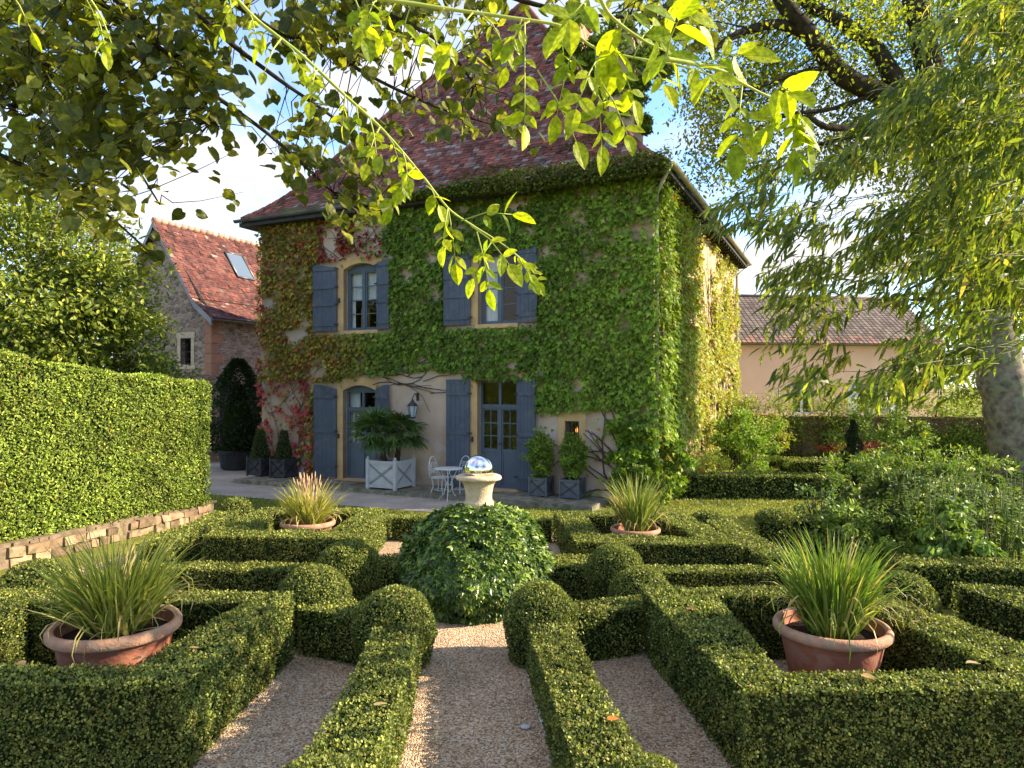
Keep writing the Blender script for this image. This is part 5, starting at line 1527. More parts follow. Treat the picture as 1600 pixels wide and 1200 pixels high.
# ------------------------------------------------------------------ wrought iron table and chairs
def scroll(c, ax, r_, turns=1.25, n=16):
    return [c + ax*(r_*(1-i/n*.75)*math.cos(turns*2*math.pi*i/n)) + z3*(r_*(1-i/n*.75)*math.sin(turns*2*math.pi*i/n)) for i in range(n+1)]
def ring(c, r_, z, n=20): return [np.array([c[0]+r_*math.cos(2*math.pi*i/n), c[1]+r_*math.sin(2*math.pi*i/n), z]) for i in range(n+1)]
def iron_chair(label, loc, rz):
    t_ = thing("garden_chair", label, "chair", loc, rz, "white wrought iron garden chairs")
    X = np.array([1., 0, 0]); Y = np.array([0, 1., 0])
    g = G(); g.tube(ring((0, 0), .21, .45), .011, 6, cap=False)
    for r_ in (.05, .10, .15): g.tube(ring((0, 0), r_, .452), .005, 4, cap=False)
    for k in range(8): a = k*math.pi/4; g.tube([[.0, 0, .452], [.21*math.cos(a), .21*math.sin(a), .452]], .005, 4)
    g.build("seat", M['white_metal'], t_)
    for (sx_, sy_) in ((1, 1), (-1, 1), (1, -1), (-1, -1)):
        g = G(); g.tube([[.14*sx_, .14*sy_, .45], [.11*sx_, .11*sy_, .25], [.16*sx_, .16*sy_, .08], [.21*sx_, .21*sy_, .0]], .011, 6); g.build("leg", M['white_metal'], t_)
    g = G(); n = 18
    g.tube([[.19*math.cos(math.pi*i/n), .17+.04*math.sin(math.pi*i/n), .45+.46*math.sin(math.pi*i/n)**.7] for i in range(n+1)], .011, 6)
    g.tube([[.19*math.cos(math.pi*i/n)*.62, .17+.03*math.sin(math.pi*i/n), .45+.33*math.sin(math.pi*i/n)**.7] for i in range(n+1)], .007, 5)
    for sg in (1, -1):
        g.tube(scroll(np.array([.075*sg, .2, .72]), X*sg, .07), .007, 5); g.tube(scroll(np.array([.05*sg, .19, .56]), -X*sg, .045), .006, 5)
    g.build("backrest", M['white_metal'], t_)
    g = G(); g.tube(ring((0, 0), .13, .17), .007, 5, cap=False); g.build("stretcher", M['white_metal'], t_)
    for sg in (1, -1):
        g = G(); g.tube([[.2*sg, .17, .62], [.24*sg, .05, .66], [.25*sg, -.08, .64], [.22*sg, -.13, .56], [.2*sg, -.08, .46]], .009, 6); g.build("armrest", M['white_metal'], t_)
tp = px(700, 742, 15.6); 
ch1 = px(689, 775, 16.0); ch2 = px(716, 775, 15.9)
iron_chair("white wrought iron chair beside the planter, left of the garden table", (ch1[0]-.02, 16.0, .004), R(65))
iron_chair("white wrought iron chair with scrolled back, right of the garden table, behind the urn", (ch2[0]+.02, 16.1, .004), R(-40))
t_ = thing("garden_table", "small round white wrought iron table between the two chairs", "table", ((ch1[0]+ch2[0])/2+.02, 15.45, .004))
g = G(); g.lathe([(.30, .70), (.315, .705), (.315, .72), (.30, .725), (0.001, .725)], (0, 0, 0), 32); g.build("tabletop", M['white_metal'], t_)
for k in range(3):
    a = k*2.094+.5; g = G(); g.tube([[.22*math.cos(a), .22*math.sin(a), .70], [.06*math.cos(a), .06*math.sin(a), .4], [.12*math.cos(a), .12*math.sin(a), .15], [.27*math.cos(a), .27*math.sin(a), 0]], .011, 6); g.build("leg", M['white_metal'], t_)
g = G(); g.tube(ring((0, 0), .075, .36), .008, 5, cap=False); g.build("stretcher", M['white_metal'], t_)
# small weathered garden ornament at the house corner
oc = gp(1028, 786)
t_ = thing("garden_ornament", "small weathered white stone vase on the lawn at the right corner of the manor house", "ornament", (oc[0], oc[1], 0))
g = G(); g.lathe([(.15, 0), (.16, .04), (.12, .07), (.06, .12), (.05, .2), (.09, .26), (.15, .32), (.17, .42), (.20, .47), (.17, .48), (.12, .42), (0, .4)], (0, 0, 0), 18); g.build("vase", surf("worn_stone", (.55, .52, .48), (.25, .24, .2), 14, .9, .6, 50, .1), t_)
g = G(); cloud((0, 0, .58), (.17, .17, .15), 260, .045, 'oval', [np.array([.16, .2, .12]), np.array([.42, .44, .40])], g=g, shell=.2); g.build("flowers", M['leaf'], t_)

# ------------------------------------------------------------------ right side: garden wall, posts, climbers
g = G(); w0 = px(1120, 720, 23.0)[:2]; w1 = px(1560, 722, 21.5)[:2]; w1 = w1 + (w1-w0)*.5
d = nrm(w1-w0); n_ = np.array([-d[1], d[0]])
g.prism([w0, w1, w1+n_*.4, w0+n_*.4], 0, 1.5)
L_ = np.linalg.norm(w1-w0); k = 0
while k < L_-.4:
    ln = random.uniform(.35, .6); a = w0+d*k; g.prism([a-n_*.04, a+d*(ln-.02)-n_*.04, a+d*(ln-.02)+n_*.44, a+n_*.44], 1.503, 1.503+random.uniform(.06, .10)); k += ln
tag(g.build("garden_wall", M['garden_wall']), "old brown stone garden wall with plants trained on it, in front of the pink house", "wall")
for i, xp in enumerate((1219, 1302, 1394, 1466)):
    f_ = (px(xp, 605, 22.8)[0]); 
    # foot on the wall line
    kx = (xp-800)/FPX; tt_ = (w0[0]-kx*w0[1])/(kx*d[1]-d[0]); p = w0+d*tt_+n_*.2
    g = G(); g.tube([[p[0], p[1], 1.55], [p[0]+(.12 if i == 3 else 0), p[1], 2.45]], .022, 6)
    tag(g.build("metal_post", M['black_metal']), ["thin metal post standing on the garden wall, first from the manor house", "thin metal post standing on the garden wall, between the two windows of the pink house", "thin metal post standing on the garden wall, right of the shuttered window", "leaning metal post standing on the garden wall, nearest the big tree"][i], "post", "posts along the garden wall")
g = G()
for z in (1.9, 2.3):
    g.tube([np.r_[w0+n_*.2, z], np.r_[w1+n_*.2, z]], .002, 4)
tag(g.build("wire_line", M['black_metal']), "thin wires strung between the posts on top of the garden wall", "wire")
g = G()
for k in range(80):
    t0_ = random.uniform(0, L_); p = w0+d*t0_+n_*random.uniform(-.1, .2)
    cloud((p[0], p[1], random.uniform(1.6, 2.15)), (.5, .3, .32), 110, .08, 'oval', [LGR, YEL, ORG], g=g, shell=.1)
tag(g.build("climbing_plant", M['leaf']), "yellow green climbing plants along the top of the garden wall", "climber")
g = G()
for k in range(75):
    t0_ = random.uniform(0.3, L_*.85); p = w0+d*t0_-n_*random.uniform(.1, .4)
    cloud((p[0], p[1], random.uniform(.2, 1.45)), (.5, .25, .4), 130, .08, 'oval', [GRN*.8, LGR*.8, YEL], g=g, shell=.1)
    g.tube([[p[0], p[1]+.1, 0], [p[0]+random.uniform(-.2, .2), p[1]+.15, .8], [p[0]+random.uniform(-.3, .3), p[1]+.2, 1.4]], [.02, .014, .008], 5, 1)
tag(g.build("climbing_plant", [M['leaf'], M['vine_stem']]), "loose green climbers trained against the face of the garden wall", "climber")
g = G()
cloud(tuple(px(1345, 700, 20.8)), (1.3, .3, .22), 700, .06, 'oval', [RED*.45, RED*.8], g=g, shell=.1)
tag(g.build("flowering_plant", M['leaf']), "dark red leaved plants at the foot of the garden wall", "plant")
def shrub(label, c, r, n, size, tpl, cols, cat="shrub", name="shrub", clump=40, shell=.3, mat='leaf', stems=14, group=None, droop=0, up=.4, width=1.0):
    g = G()
    cloud(c, r, n, size, tpl, [np.array(q) for q in cols], g=g, clump=clump, shell=shell, droop=droop, up=up, width=width)
    for k in range(stems):
        a = random.uniform(0, 6.28); q = random.uniform(.3, .85)
        e = np.array([c[0]+r[0]*q*math.cos(a), c[1]+r[1]*q*math.sin(a), c[2]+r[2]*random.uniform(-.2, .7)])
        b0 = np.array([c[0]+r[0]*.3*math.cos(a), c[1]+r[1]*.3*math.sin(a), 0])
        g.tube([b0, (b0+e)/2+[0, 0, r[2]*.15], e], [.014, .010, .005], 5, 1)
    return tag(g.build(name, [M[mat], M['vine_stem']]), label, cat, group)
p = px(1170, 695, 19.5)
shrub("rounded sunlit green shrub against the side of the manor house", (p[0], p[1], .95), (1.05, .9, 1.0), 5200, .085, 'oval', [GRN*1.1, LGR*1.1, YEL])
p = px(1125, 720, 18.2)
shrub("low band of feathery yellow green plants behind the long dark hedge", (p[0]-.2, p[1], .55), (1.9, .5, .45), 4200, .07, 'narrow', [LGR*1.1, YEL*1.0, YEL], clump=60, shell=.05, width=2, up=.1)
p = px(1200, 680, 21.5)
shrub("pale yellow leaved shrub between the manor house and the garden wall", (p[0], p[1], 1.1), (.8, .6, .7), 1500, .09, 'oval', [YEL*.8, YEL*1.1, LGR])
# spiral topiary
p = px(1333, 750, 17.8)
g = G(); n = 4200; zz = rng.random(n); th_ = rng.uniform(0, 6.28, n)
gro = .5+.5*np.cos(th_ - zz*2*math.pi*3.2)
r_ = (.36*(1-zz)**.8+.03)*(.55+.5*gro)*(.9+.15*rng.random(n))
P = np.c_[p[0]+r_*np.cos(th_), p[1]+r_*np.sin(th_), .1+zz*1.55]
o_ = np.c_[np.cos(th_), np.sin(th_), np.full(n, .5)]
g.leaves(P, rng.normal(0, .5, (n, 3))+z3*.4+o_*.4, o_+rng.normal(0, .4, (n, 3)), .045, 'rhomb', mixc(np.array([.012, .028, .012]), np.array([.04, .06, .02]), rng.random(n)), 0, 1.3)
g.tube([[p[0], p[1], 0], [p[0], p[1], 1.6]], [.16, .02], 10, 1)
tag(g.build("spiral_topiary", [M['leaf'], M['core']]), "dark spiral clipped conifer on the far lawn in front of the garden wall", "topiary")

# shady shrubs at the right
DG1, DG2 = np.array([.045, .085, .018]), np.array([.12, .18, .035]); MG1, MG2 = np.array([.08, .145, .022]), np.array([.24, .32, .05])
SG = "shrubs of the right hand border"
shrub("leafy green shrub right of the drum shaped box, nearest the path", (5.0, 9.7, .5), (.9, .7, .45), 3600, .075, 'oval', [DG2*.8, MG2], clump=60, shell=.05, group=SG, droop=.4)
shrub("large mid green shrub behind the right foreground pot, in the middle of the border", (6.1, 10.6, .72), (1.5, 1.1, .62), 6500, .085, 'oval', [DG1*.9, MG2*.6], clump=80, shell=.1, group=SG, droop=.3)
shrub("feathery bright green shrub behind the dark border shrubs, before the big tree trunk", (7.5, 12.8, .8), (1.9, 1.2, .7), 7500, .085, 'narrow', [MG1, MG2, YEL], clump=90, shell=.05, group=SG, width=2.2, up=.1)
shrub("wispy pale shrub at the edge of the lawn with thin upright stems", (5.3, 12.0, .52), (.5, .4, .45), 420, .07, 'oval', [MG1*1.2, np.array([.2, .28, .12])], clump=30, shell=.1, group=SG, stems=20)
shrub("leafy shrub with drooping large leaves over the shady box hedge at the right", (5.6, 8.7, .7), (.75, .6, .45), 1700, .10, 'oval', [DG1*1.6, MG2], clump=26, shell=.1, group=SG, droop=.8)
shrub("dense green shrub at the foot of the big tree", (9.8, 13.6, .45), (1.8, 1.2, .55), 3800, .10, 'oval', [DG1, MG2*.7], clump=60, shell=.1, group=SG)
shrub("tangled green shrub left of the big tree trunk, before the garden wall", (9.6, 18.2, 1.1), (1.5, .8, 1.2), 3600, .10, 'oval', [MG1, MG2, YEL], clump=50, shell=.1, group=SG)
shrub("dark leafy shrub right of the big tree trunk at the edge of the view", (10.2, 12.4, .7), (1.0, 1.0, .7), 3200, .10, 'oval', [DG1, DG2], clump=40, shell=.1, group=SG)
# flowering plants at the right edge
g = G(); FT = []
for k in range(120):
    bx, by = random.uniform(5.35, 7.4), random.uniform(8.6, 10.0); h_ = random.uniform(.85, 1.4)
    dx_, dy_ = random.gauss(0, .10), random.gauss(0, .10)
    top = np.array([bx+dx_, by+dy_, h_]); g.tube([[bx, by, 0], [bx+dx_*.4, by+dy_*.4, h_*.5], top], [.008, .007, .004], 5, 1, (1,1,1))
    n = 34; t0_ = rng.uniform(.25, 1, n); an = rng.uniform(0, 6.28, n)
    P = np.c_[bx+dx_*t0_, by+dy_*t0_, h_*t0_]; o_ = np.c_[np.cos(an), np.sin(an), rng.uniform(-.3, .5, n)]
    g.leaves(P, o_, z3+rng.normal(0, .3, (n, 3)), rng.uniform(.07, .13, n)*(1.15-.5*t0_), 'narrow', mixc(MG1, MG2, rng.random(n)), 0, 2.6)
    FT.append(top)
fp = tag(g.build("flowering_plant", [M['leaf'], surf("soft_stem", (.10, .15, .035), (.07, .10, .03), 12, .8)]), "clump of leafy upright stems with small white flower heads at the right edge", "plant")
for top in FT[::9]:
    g = G(); n = 22; d_ = rv(n); d_[:, 2] = np.abs(d_[:, 2])
    g.leaves(top + d_*np.array([.03, .03, .02]), d_, z3+rng.normal(0, .3, (n, 3)), .028, 'oval', (.72, .74, .58))
    g.build("flower", M['leaf_thin'], fp)

# ------------------------------------------------------------------ trees
def limb(g, pts, r0, r1, mi=1, seg=9):
    pts = np.asarray(pts, float)
    # smooth
    out = []
    for i in range(len(pts)-1):
        for q in np.linspace(0, 1, 6, endpoint=False):
            p0 = pts[max(i-1, 0)]; p1 = pts[i]; p2 = pts[i+1]; p3 = pts[min(i+2, len(pts)-1)]
            out.append(.5*((2*p1)+(-p0+p2)*q+(2*p0-5*p1+4*p2-p3)*q*q+(-p0+3*p1-3*p2+p3)*q**3))
    out.append(pts[-1]); out = np.array(out)
    rr = np.linspace(r0, r1, len(out))*(1+.06*np.sin(np.arange(len(out))*1.7))
    g.tube(out, rr, seg, mi)
    return out
# big tree at the right
TY = 16.6
bt = thing("large_tree", "large old tree at the right with a pale trunk and dark spreading limbs", "tree", tuple(px(1590, 605, TY)[:2]) + (0,))
bpy.context.view_layer.update()
g = G()
limb(g, [px(1600, 790, TY), px(1592, 720, TY), px(1578, 640, TY), px(1560, 570, TY), px(1545, 480, TY)], .60, .46, 0, 14)
n = 40
part(g, "trunk", M['bark_pale'], bt)
g = G()
tw_ = []
tw_.append(limb(g, [px(1545, 490, TY), px(1525, 400, TY), px(1500, 320, TY), px(1460, 240, TY), px(1430, 190, TY)], .46, .34, 0, 12))
tw_.append(limb(g, [px(1435, 200, TY), px(1380, 150, TY-.3), px(1320, 120, TY-.6), px(1270, 60, TY-.9), px(1222, 0, TY-1.2), px(1190, -60, TY-1.5)], .28, .14, 0))
tw_.append(limb(g, [px(1428, 185, TY), px(1400, 130, TY), px(1370, 80, TY+.3), px(1325, 40, TY+.5), px(1262, 5, TY+.8), px(1220, -40, TY+1)], .24, .12, 0))
tw_.append(limb(g, [px(1440, 210, TY), px(1452, 120, TY), px(1440, 50, TY), px(1425, -30, TY), px(1430, -100, TY)], .34, .22, 0))
tw_.append(limb(g, [px(1255, 50, TY-.9), px(1215, 38, TY-1), px(1175, 45, TY-1.2), px(1140, 60, TY-1.4), px(1110, 85, TY-1.5)], .13, .06, 0))
tw_.append(limb(g, [px(1440, 215, TY), px(1390, 203, TY-.5), px(1330, 200, TY-1), px(1290, 198, TY-1.3), px(1262, 180, TY-1.5)], .12, .05, 0))
tw_.append(limb(g, [px(1380, 203, TY-.6), px(1320, 215, TY-.9), px(1280, 225, TY-1.1), px(1255, 215, TY-1.3)], .07, .03, 0))
tw_.append(limb(g, [px(1310, 105, TY-.7), px(1260, 110, TY-.9), px(1200, 130, TY-1.1), px(1150, 160, TY-1.3)], .06, .02, 0))
tw_.append(limb(g, [px(1370, 145, TY-.4), px(1300, 170, TY-.6), px(1230, 180, TY-.9), px(1170, 210, TY-1.1), px(1130, 250, TY-1.2)], .06, .02, 0))
tw_.append(limb(g, [px(1500, 320, TY), px(1560, 250, TY), px(1620, 150, TY+.5)], .25, .12, 0))
tw_.append(limb(g, [px(1470, 260, TY), px(1500, 120, TY+.4), px(1540, -20, TY+.8)], .2, .1, 0))
part(g, "limb", M['dark_bark'], bt)
g = G()
reg = [(1120, -60), (1700, -60), (1700, 480), (1560, 520), (1500, 420), (1420, 330), (1360, 260), (1280, 270), (1220, 250), (1160, 285), (1110, 300), (1085, 250), (1095, 170), (1070, 90), (1060, 30)]
cents = []
while len(cents) < 720:
    x, y = random.uniform(1050, 1700), random.uniform(-60, 520)
    if inpoly(np.array([x]), np.array([y]), reg)[0]:
        w_ = noise(np.array([[x, y, 0]]), 1/85., 140)[0]
        if w_ > .28: cents.append(px(x, y, TY + (random.uniform(.2, 1.7) if random.random() < .88 else random.uniform(-2.4, -.6))))
cents = np.array(cents)
twg = G()
allp = np.concatenate(tw_)
for c in cents[::2]:
    j = np.argmin(np.linalg.norm(allp-c, axis=1)); p0 = allp[j]
    if np.linalg.norm(p0-c) < 3.2: twg.tube([p0, (p0+c)/2+rng.normal(0, .12, 3)+[0, 0, .08], c], [.022, .013, .005], 4)
n = 62000
k = rng.integers(0, len(cents), n); P = cents[k] + rng.normal(0, 1, (n, 3))*np.array([.38, .38, .24])
tone = rng.uniform(.7, 1.3, len(cents))[k]
col = mixc(np.array([.11, .16, .02]), np.array([.32, .36, .05]), rng.random(n)**1.2)*(tone*rng.uniform(.75, 1.25, n))[:, None]
q = rng.random(n) < .06; col[q] = YEL*.9
g.leaves(P, rng.normal(0, .7, (n, 3))+[0, 0, -.3], rng.normal(0, .5, (n, 3))+z3, rng.uniform(.07, .14, n), 'oval', col)
part(g, "crown", M['leaf_thin'], bt)
part(twg, "twig", M['dark_bark'], bt)

# leafy tree behind the tall hedge at the left
lt = thing("leafy_tree", "bushy broad leaved tree rising behind the tall clipped hedge at the left", "tree", (-11.0, 14.5, 0))
bpy.context.view_layer.update()
g = G()
limb(g, [(-11, 14.5, 0), (-10.9, 14.5, 1.5), (-11.1, 14.4, 3)], .22, .16, 0)
for k in range(12):
    a = random.uniform(0, 6.28); e = np.array([-11+2.6*math.cos(a), 14.5+2*math.sin(a), random.uniform(3.6, 6.2)])
    limb(g, [(-11.05, 14.45, 2.3), (-11+.9*math.cos(a), 14.5+.7*math.sin(a), 3.2), tuple(e)], .09, .02, 0, 6)
part(g, "trunk", M['bark'], lt)
g = G()
LG1, LG2 = np.array([.08, .13, .018]), np.array([.28, .31, .04])
cloud((-11.0, 14.6, 4.6), (3.4, 2.8, 2.5), 30000, .12, 'oval', [LG1, LG2, YEL*.9], g=g, clump=330, shell=.35, up=.6)
cloud((-9.2, 15.2, 3.0), (1.9, 1.6, 1.5), 10000, .11, 'oval', [LG1, LG2*.8], g=g, clump=90, shell=.3, up=.6)
cloud((-9.0, 14.8, 4.6), (1.3, 1.2, .9), 2600, .11, 'oval', [LG1, LG2, YEL], g=g, clump=40, shell=.3, up=.6)
part(g, "crown", M['leaf'], lt)
lt2 = thing("leafy_tree", "tree with a rounded crown at the left edge, nearer than the stone barn", "tree", (-13.6, 17.5, 0))
bpy.context.view_layer.update()
g = G(); limb(g, [(-13.6, 17.5, 0), (-13.5, 17.5, 3), (-13.6, 17.4, 6)], .3, .1, 0); part(g, "trunk", M['bark'], lt2)
g = G(); cloud((-13.4, 17.5, 5.6), (3.2, 2.6, 2.9), 16000, .14, 'oval', [LG1, LG2, YEL*.9], g=g, clump=130, shell=.5, up=.6); part(g, "crown", M['leaf'], lt2)
lt3 = thing("leafy_tree", "far tree seen through the gap at the right of the pink house roof", "tree", (26.5, 44, 0))
bpy.context.view_layer.update()
g = G(); limb(g, [(26.5, 44, 0), (26.5, 44, 4), (26.6, 44, 7)], .4, .15, 0); part(g, "trunk", M['bark'], lt3)
g = G(); cloud((26.5, 44, 4.0), (6.5, 3.5, 4.0), 11000, .24, 'oval', [LG1, LG2*.9], g=g, clump=110, shell=.4, up=.6); part(g, "crown", M['leaf'], lt3)

# bamboo with arching canes from the right
bb_ = thing("bamboo", "tall bamboo with narrow drooping leaves arching in from the right", "bamboo", (5.6, 6.2, 0))
bpy.context.view_layer.update()
cg = G(); fg = G()
tips = []
breg = [(1060, 318), (1120, 285), (1200, 262), (1300, 225), (1360, 150), (1400, 95), (1430, 40), (1470, -40), (1700, -60), (1700, 560), (1590, 545), (1545, 525), (1500, 550), (1440, 600), (1380, 640), (1300, 590), (1250, 640), (1195, 600), (1185, 520), (1200, 470), (1180, 410), (1130, 380), (1080, 360)]
cnt = 0
BP, BT, BN, BS, BC_ = [], [], [], [], []
BG1, BG2 = np.array([.05, .09, .016]), np.array([.23, .28, .045])
for k in range(8):           # upright canes outside / at the edge of view
    x0 = 5.4 + random.uniform(0, 1.3); y0 = 6.0 + random.uniform(-.9, 1.2)
    cg.tube([[x0, y0, 0], [x0-.1, y0-.05, 2.2], [x0-.4, y0-.2, 4.2], [x0-1.1, y0-.4, 5.4]], [.02, .018, .012, .006], 7)
tried = 0
while cnt < 520 and tried < 14000:
    tried += 1
    x, y = random.uniform(1055, 1690), random.uniform(-60, 640)
    if not inpoly(np.array([x]), np.array([y]), breg)[0]: continue
    w_ = fbm(np.array([[x, y, 0]]), 1/110., 150)[0]
    lowgap = 1.0 if y < 470 else .65
    if x > 1380 and 200 < y < 330: lowgap *= .8
    if (w_ - (.34 if y < 480 else .42))*4.5*lowgap < random.random()*.5: continue
    Yd = random.uniform(4.0, 6.4)
    tip = px(x, y, Yd); cnt += 1
    # twig runs back to the upper right
    Lt = random.uniform(.35, .7)
    ang = R(random.uniform(4, 30))
    slope = np.array([math.cos(ang), random.uniform(-.15, .5), math.sin(ang)*(1.0 if y > 200 else .7)])
    p0 = tip + slope*Lt; mid = (tip+p0)/2 + [0, 0, .05*Lt+.02]
    cg.tube([p0, mid, tip], [.0024, .0018, .001], 4)
    if random.random() < .25: 
        far = p0 + np.array([random.uniform(.5, 1.2), random.uniform(0, .6), random.uniform(.0, .35)]); cg.tube([far, (far+p0)/2+[0, 0, .05], p0], [.004, .0033, .0024], 5)
    nl = random.randint(22, 32)
    q = rng.random(nl)
    P = (1-q)[:, None]**2*p0 + 2*((1-q)*q)[:, None]*mid + (q**2)[:, None]*tip
    P = P + rng.normal(0, .02, (nl, 3))
    dirn = nrm(tip-p0)
    T = dirn[None, :]*rng.uniform(.2, .8, (nl, 1)) + rng.normal(0, .36, (nl, 3)) + np.array([-.12, 0, -.6])
    BP.append(P); BT.append(T); BN.append(rng.normal(0, .45, (nl, 3)) + np.array([-.3, -.35, .6])); BS.append(rng.uniform(.085, .17, nl))
    BC_.append(mixc(BG1, BG2, rng.random(nl)**1.1)*rng.uniform(.7, 1.25, (nl, 1))*(1.25 if random.random() < .25 else 1))
BC_ = np.concatenate(BC_); q = rng.random(len(BC_)) < .05; BC_[q] = np.array([.42, .36, .08])
fg.leaves(np.concatenate(BP), np.concatenate(BT), np.concatenate(BN), np.concatenate(BS), 'narrow', BC_, 0, 1.3)
part(cg, "cane", surf('cane_green', (.13, .16, .04), (.08, .10, .03), 12, .6), bb_)
part(fg, "leaves", M['leaf_thin'], bb_)

# ------------------------------------------------------------------ overhanging branches in the foreground
# dark round leaved branches, from above left
ob = thing("overhanging_branch", "dark backlit branches with round lobed leaves hanging across the top left", "tree branch", (-2.5, 2.8, 5.0))
bpy.context.view_layer.update()
bgm = G()
B0 = [[(-80, -120), (120, -20), (290, 110), (330, 190)], [(60, -140), (200, 20), (290, 115), (420, 210), (520, 300), (570, 340)], [(180, -120), (330, 40), (430, 120), (540, 200), (610, 290)],
      [(260, -90), (400, 30), (500, 75), (600, 130), (690, 170), (770, 195)], [(-120, 60), (20, 170), (70, 250), (110, 300)], [(380, -120), (560, 0), (680, 60), (740, 130)],
      [(520, -140), (760, -20), (900, 20), (1040, 30)], [(-60, 20), (100, 140), (190, 230), (250, 320)], [(-100, 200), (60, 270), (160, 330), (240, 400)]]
bl = []
for i, b_ in enumerate(B0):
    Yd = 2.7 + .23*(i % 5)
    bl.append(limb(bgm, [px(x, y, Yd + .1*j) for j, (x, y) in enumerate(b_)], .016, .004, 0, 6))
ball_ = np.concatenate(bl)
cregs = [[(-60,-60),(600,-60),(600,55),(545,60),(535,130),(560,200),(600,250),(625,310),(600,350),(545,360),(500,345),(450,320),(395,315),(330,262),(300,240),(250,225),(200,225),(215,270),(262,330),(240,345),(200,300),(190,350),(255,430),(235,455),(170,400),(110,330),(60,290),(-60,300)],
 [(600,-60),(1120,-60),(1100,60),(1040,15),(900,20),(840,40),(800,40),(760,55),(700,45),(600,45)],
 [(680,40),(760,50),(830,130),(850,170),(840,225),(800,215),(760,150),(690,100)],
 [(560,120),(640,140),(700,165),(790,190),(760,210),(680,200),(600,180)]]
LP, LT_, LN, LS, LC = [], [], [], [], []
cnt = 0
L1, L2 = np.array([.06, .085, .014]), np.array([.25, .26, .038])
miss = 0
while cnt < 540 and miss < 20000:
    x, y = random.uniform(-60, 1110), random.uniform(-60, 460)
    if not any(inpoly(np.array([x]), np.array([y]), q_)[0] for q_ in cregs): continue
    w_ = fbm(np.array([[x, y, 3]]), 1/90., 160)[0]
    if x > 600 and random.random() < .3: continue
    if w_ < .45 and random.random() < .93: continue
    Yd = random.uniform(2.6, 4.3)
    c = px(x, y, Yd); cnt += 1
    j = np.argmin(np.linalg.norm(ball_-c, axis=1)); p0 = ball_[j]
    if np.linalg.norm(p0-c) > .75: cnt -= 1; miss += 1; continue
    q1 = c + nrm(p0-c)*min(np.linalg.norm(p0-c), .45)
    bgm.tube([p0, (p0+q1)/2+rng.normal(0, .03, 3), q1, (q1+c)/2+rng.normal(0, .025, 3)+[0, 0, .03], c], [.0036, .0030, .0026, .002, .0012], 4)
    p0 = q1
    nl = random.randint(6, 10)
    q = rng.random(nl)**.7
    P = p0 + q[:, None]*(c-p0) + rng.normal(0, .055, (nl, 3))
    T = nrm(c-p0)[None, :]*.4 + rng.normal(0, .5, (nl, 3)) + np.array([.25, 0, -.55])
    BN_ = rng.normal(0, .42, (nl, 3)) + np.array([.15, -.25, .75])
    LP.append(P); LT_.append(T); LN.append(BN_); LS.append(rng.uniform(.036, .076, nl)); LC.append(mixc(L1, L2, rng.random(nl)**1.5)*rng.uniform(.7, 1.2, (nl, 1)))
g = G()
g.leaves(np.concatenate(LP), np.concatenate(LT_), np.concatenate(LN), np.concatenate(LS), 'lime', np.concatenate(LC))
part(bgm, "stem", M['dark_bark'], ob)
part(g, "leaves", M['leaf_thin'], ob)

# bright compound leaves of the wisteria
W1, W2 = np.array([.20, .29, .02]), np.array([.43, .49, .03])
def spray(label, path, Yd, comp, r0=.006, lsz=.066, name="wisteria_spray"):
    root = thing(name, label, "branch", tuple(px(path[0][0], path[0][1], Yd)), 0, "bright green wisteria sprays hanging in the foreground")
    bpy.context.view_layer.update()
    g = G(); pts = limb(g, [px(x, y, Yd + .03*i) for i, (x, y) in enumerate(path)], r0, r0*.35, 0, 8)
    P, T, N_, S_, C_ = [], [], [], [], []
    for (x, y, dx, dy, npair, sc_) in comp:
        a = px(x, y, Yd + .04); b_ = px(x+dx, y+dy, Yd + .04 + random.uniform(-.12, .10))
        mid = (a+b_)/2 + [0, 0, .015]
        g.tube([a, mid, b_], [.0022, .0018, .001], 5)
        dr = nrm(b_-a); sdv = nrm(np.cross(dr, [0, 1, 0.15]))
        for i in range(npair):
            q = .3 + .7*(i+.5)/npair
            pp = (1-q)**2*a + 2*(1-q)*q*mid + q*q*b_
            for sg in (1, -1):
                P.append(pp + dr*.004*sg); T.append(dr*.45 + sdv*sg*.8 + np.array([0, 0, -.35]) + rng.normal(0, .22, 3)); N_.append(np.array([.1, -.75, .45]) + rng.normal(0, .4, 3)); S_.append(lsz*sc_*random.uniform(.65, 1.1)*(.7+.3*(i+1)/npair)); C_.append(W1 + (W2-W1)*random.random())
        P.append(b_); T.append(dr + np.array([0, 0, -.4])); N_.append(np.array([.1, -.7, .4]) + rng.normal(0, .3, 3)); S_.append(lsz*sc_*1.15); C_.append(W1 + (W2-W1)*random.random())
    part(g, "stem", M['green_stem'], root)
    g = G(); g.leaves(np.array(P), np.array(T), np.array(N_), np.array(S_), 'leaflet', np.array(C_), 0, 1.05)
    part(g, "leaves", M['wisteria'], root)
M['wisteria'] = leafmat("wisteria_leaf", 0.62, 0.4, 0.3, tint=(1.5, 1.5, .3), vein=90)
def auto(path, n, ln, spread=60, pairs=(2, 3), sc_=(.7, 1.0), down=1.0, seed=0):
    rr = random.Random(seed); out = []
    for k in range(n):
        t_ = (k + rr.random())/n*(len(path)-1); i = min(int(t_), len(path)-2); f = t_-i
        x = path[i][0]+(path[i+1][0]-path[i][0])*f; y = path[i][1]+(path[i+1][1]-path[i][1])*f
        out.append((x, y, rr.uniform(-spread, spread), rr.uniform(.35, 1)*ln*down, rr.randint(*pairs), rr.uniform(*sc_)))
    return out
pa_ = [(355, -20), (400, 30), (470, 85), (540, 150), (600, 205), (660, 275), (700, 325), (735, 350), (790, 385), (845, 430)]
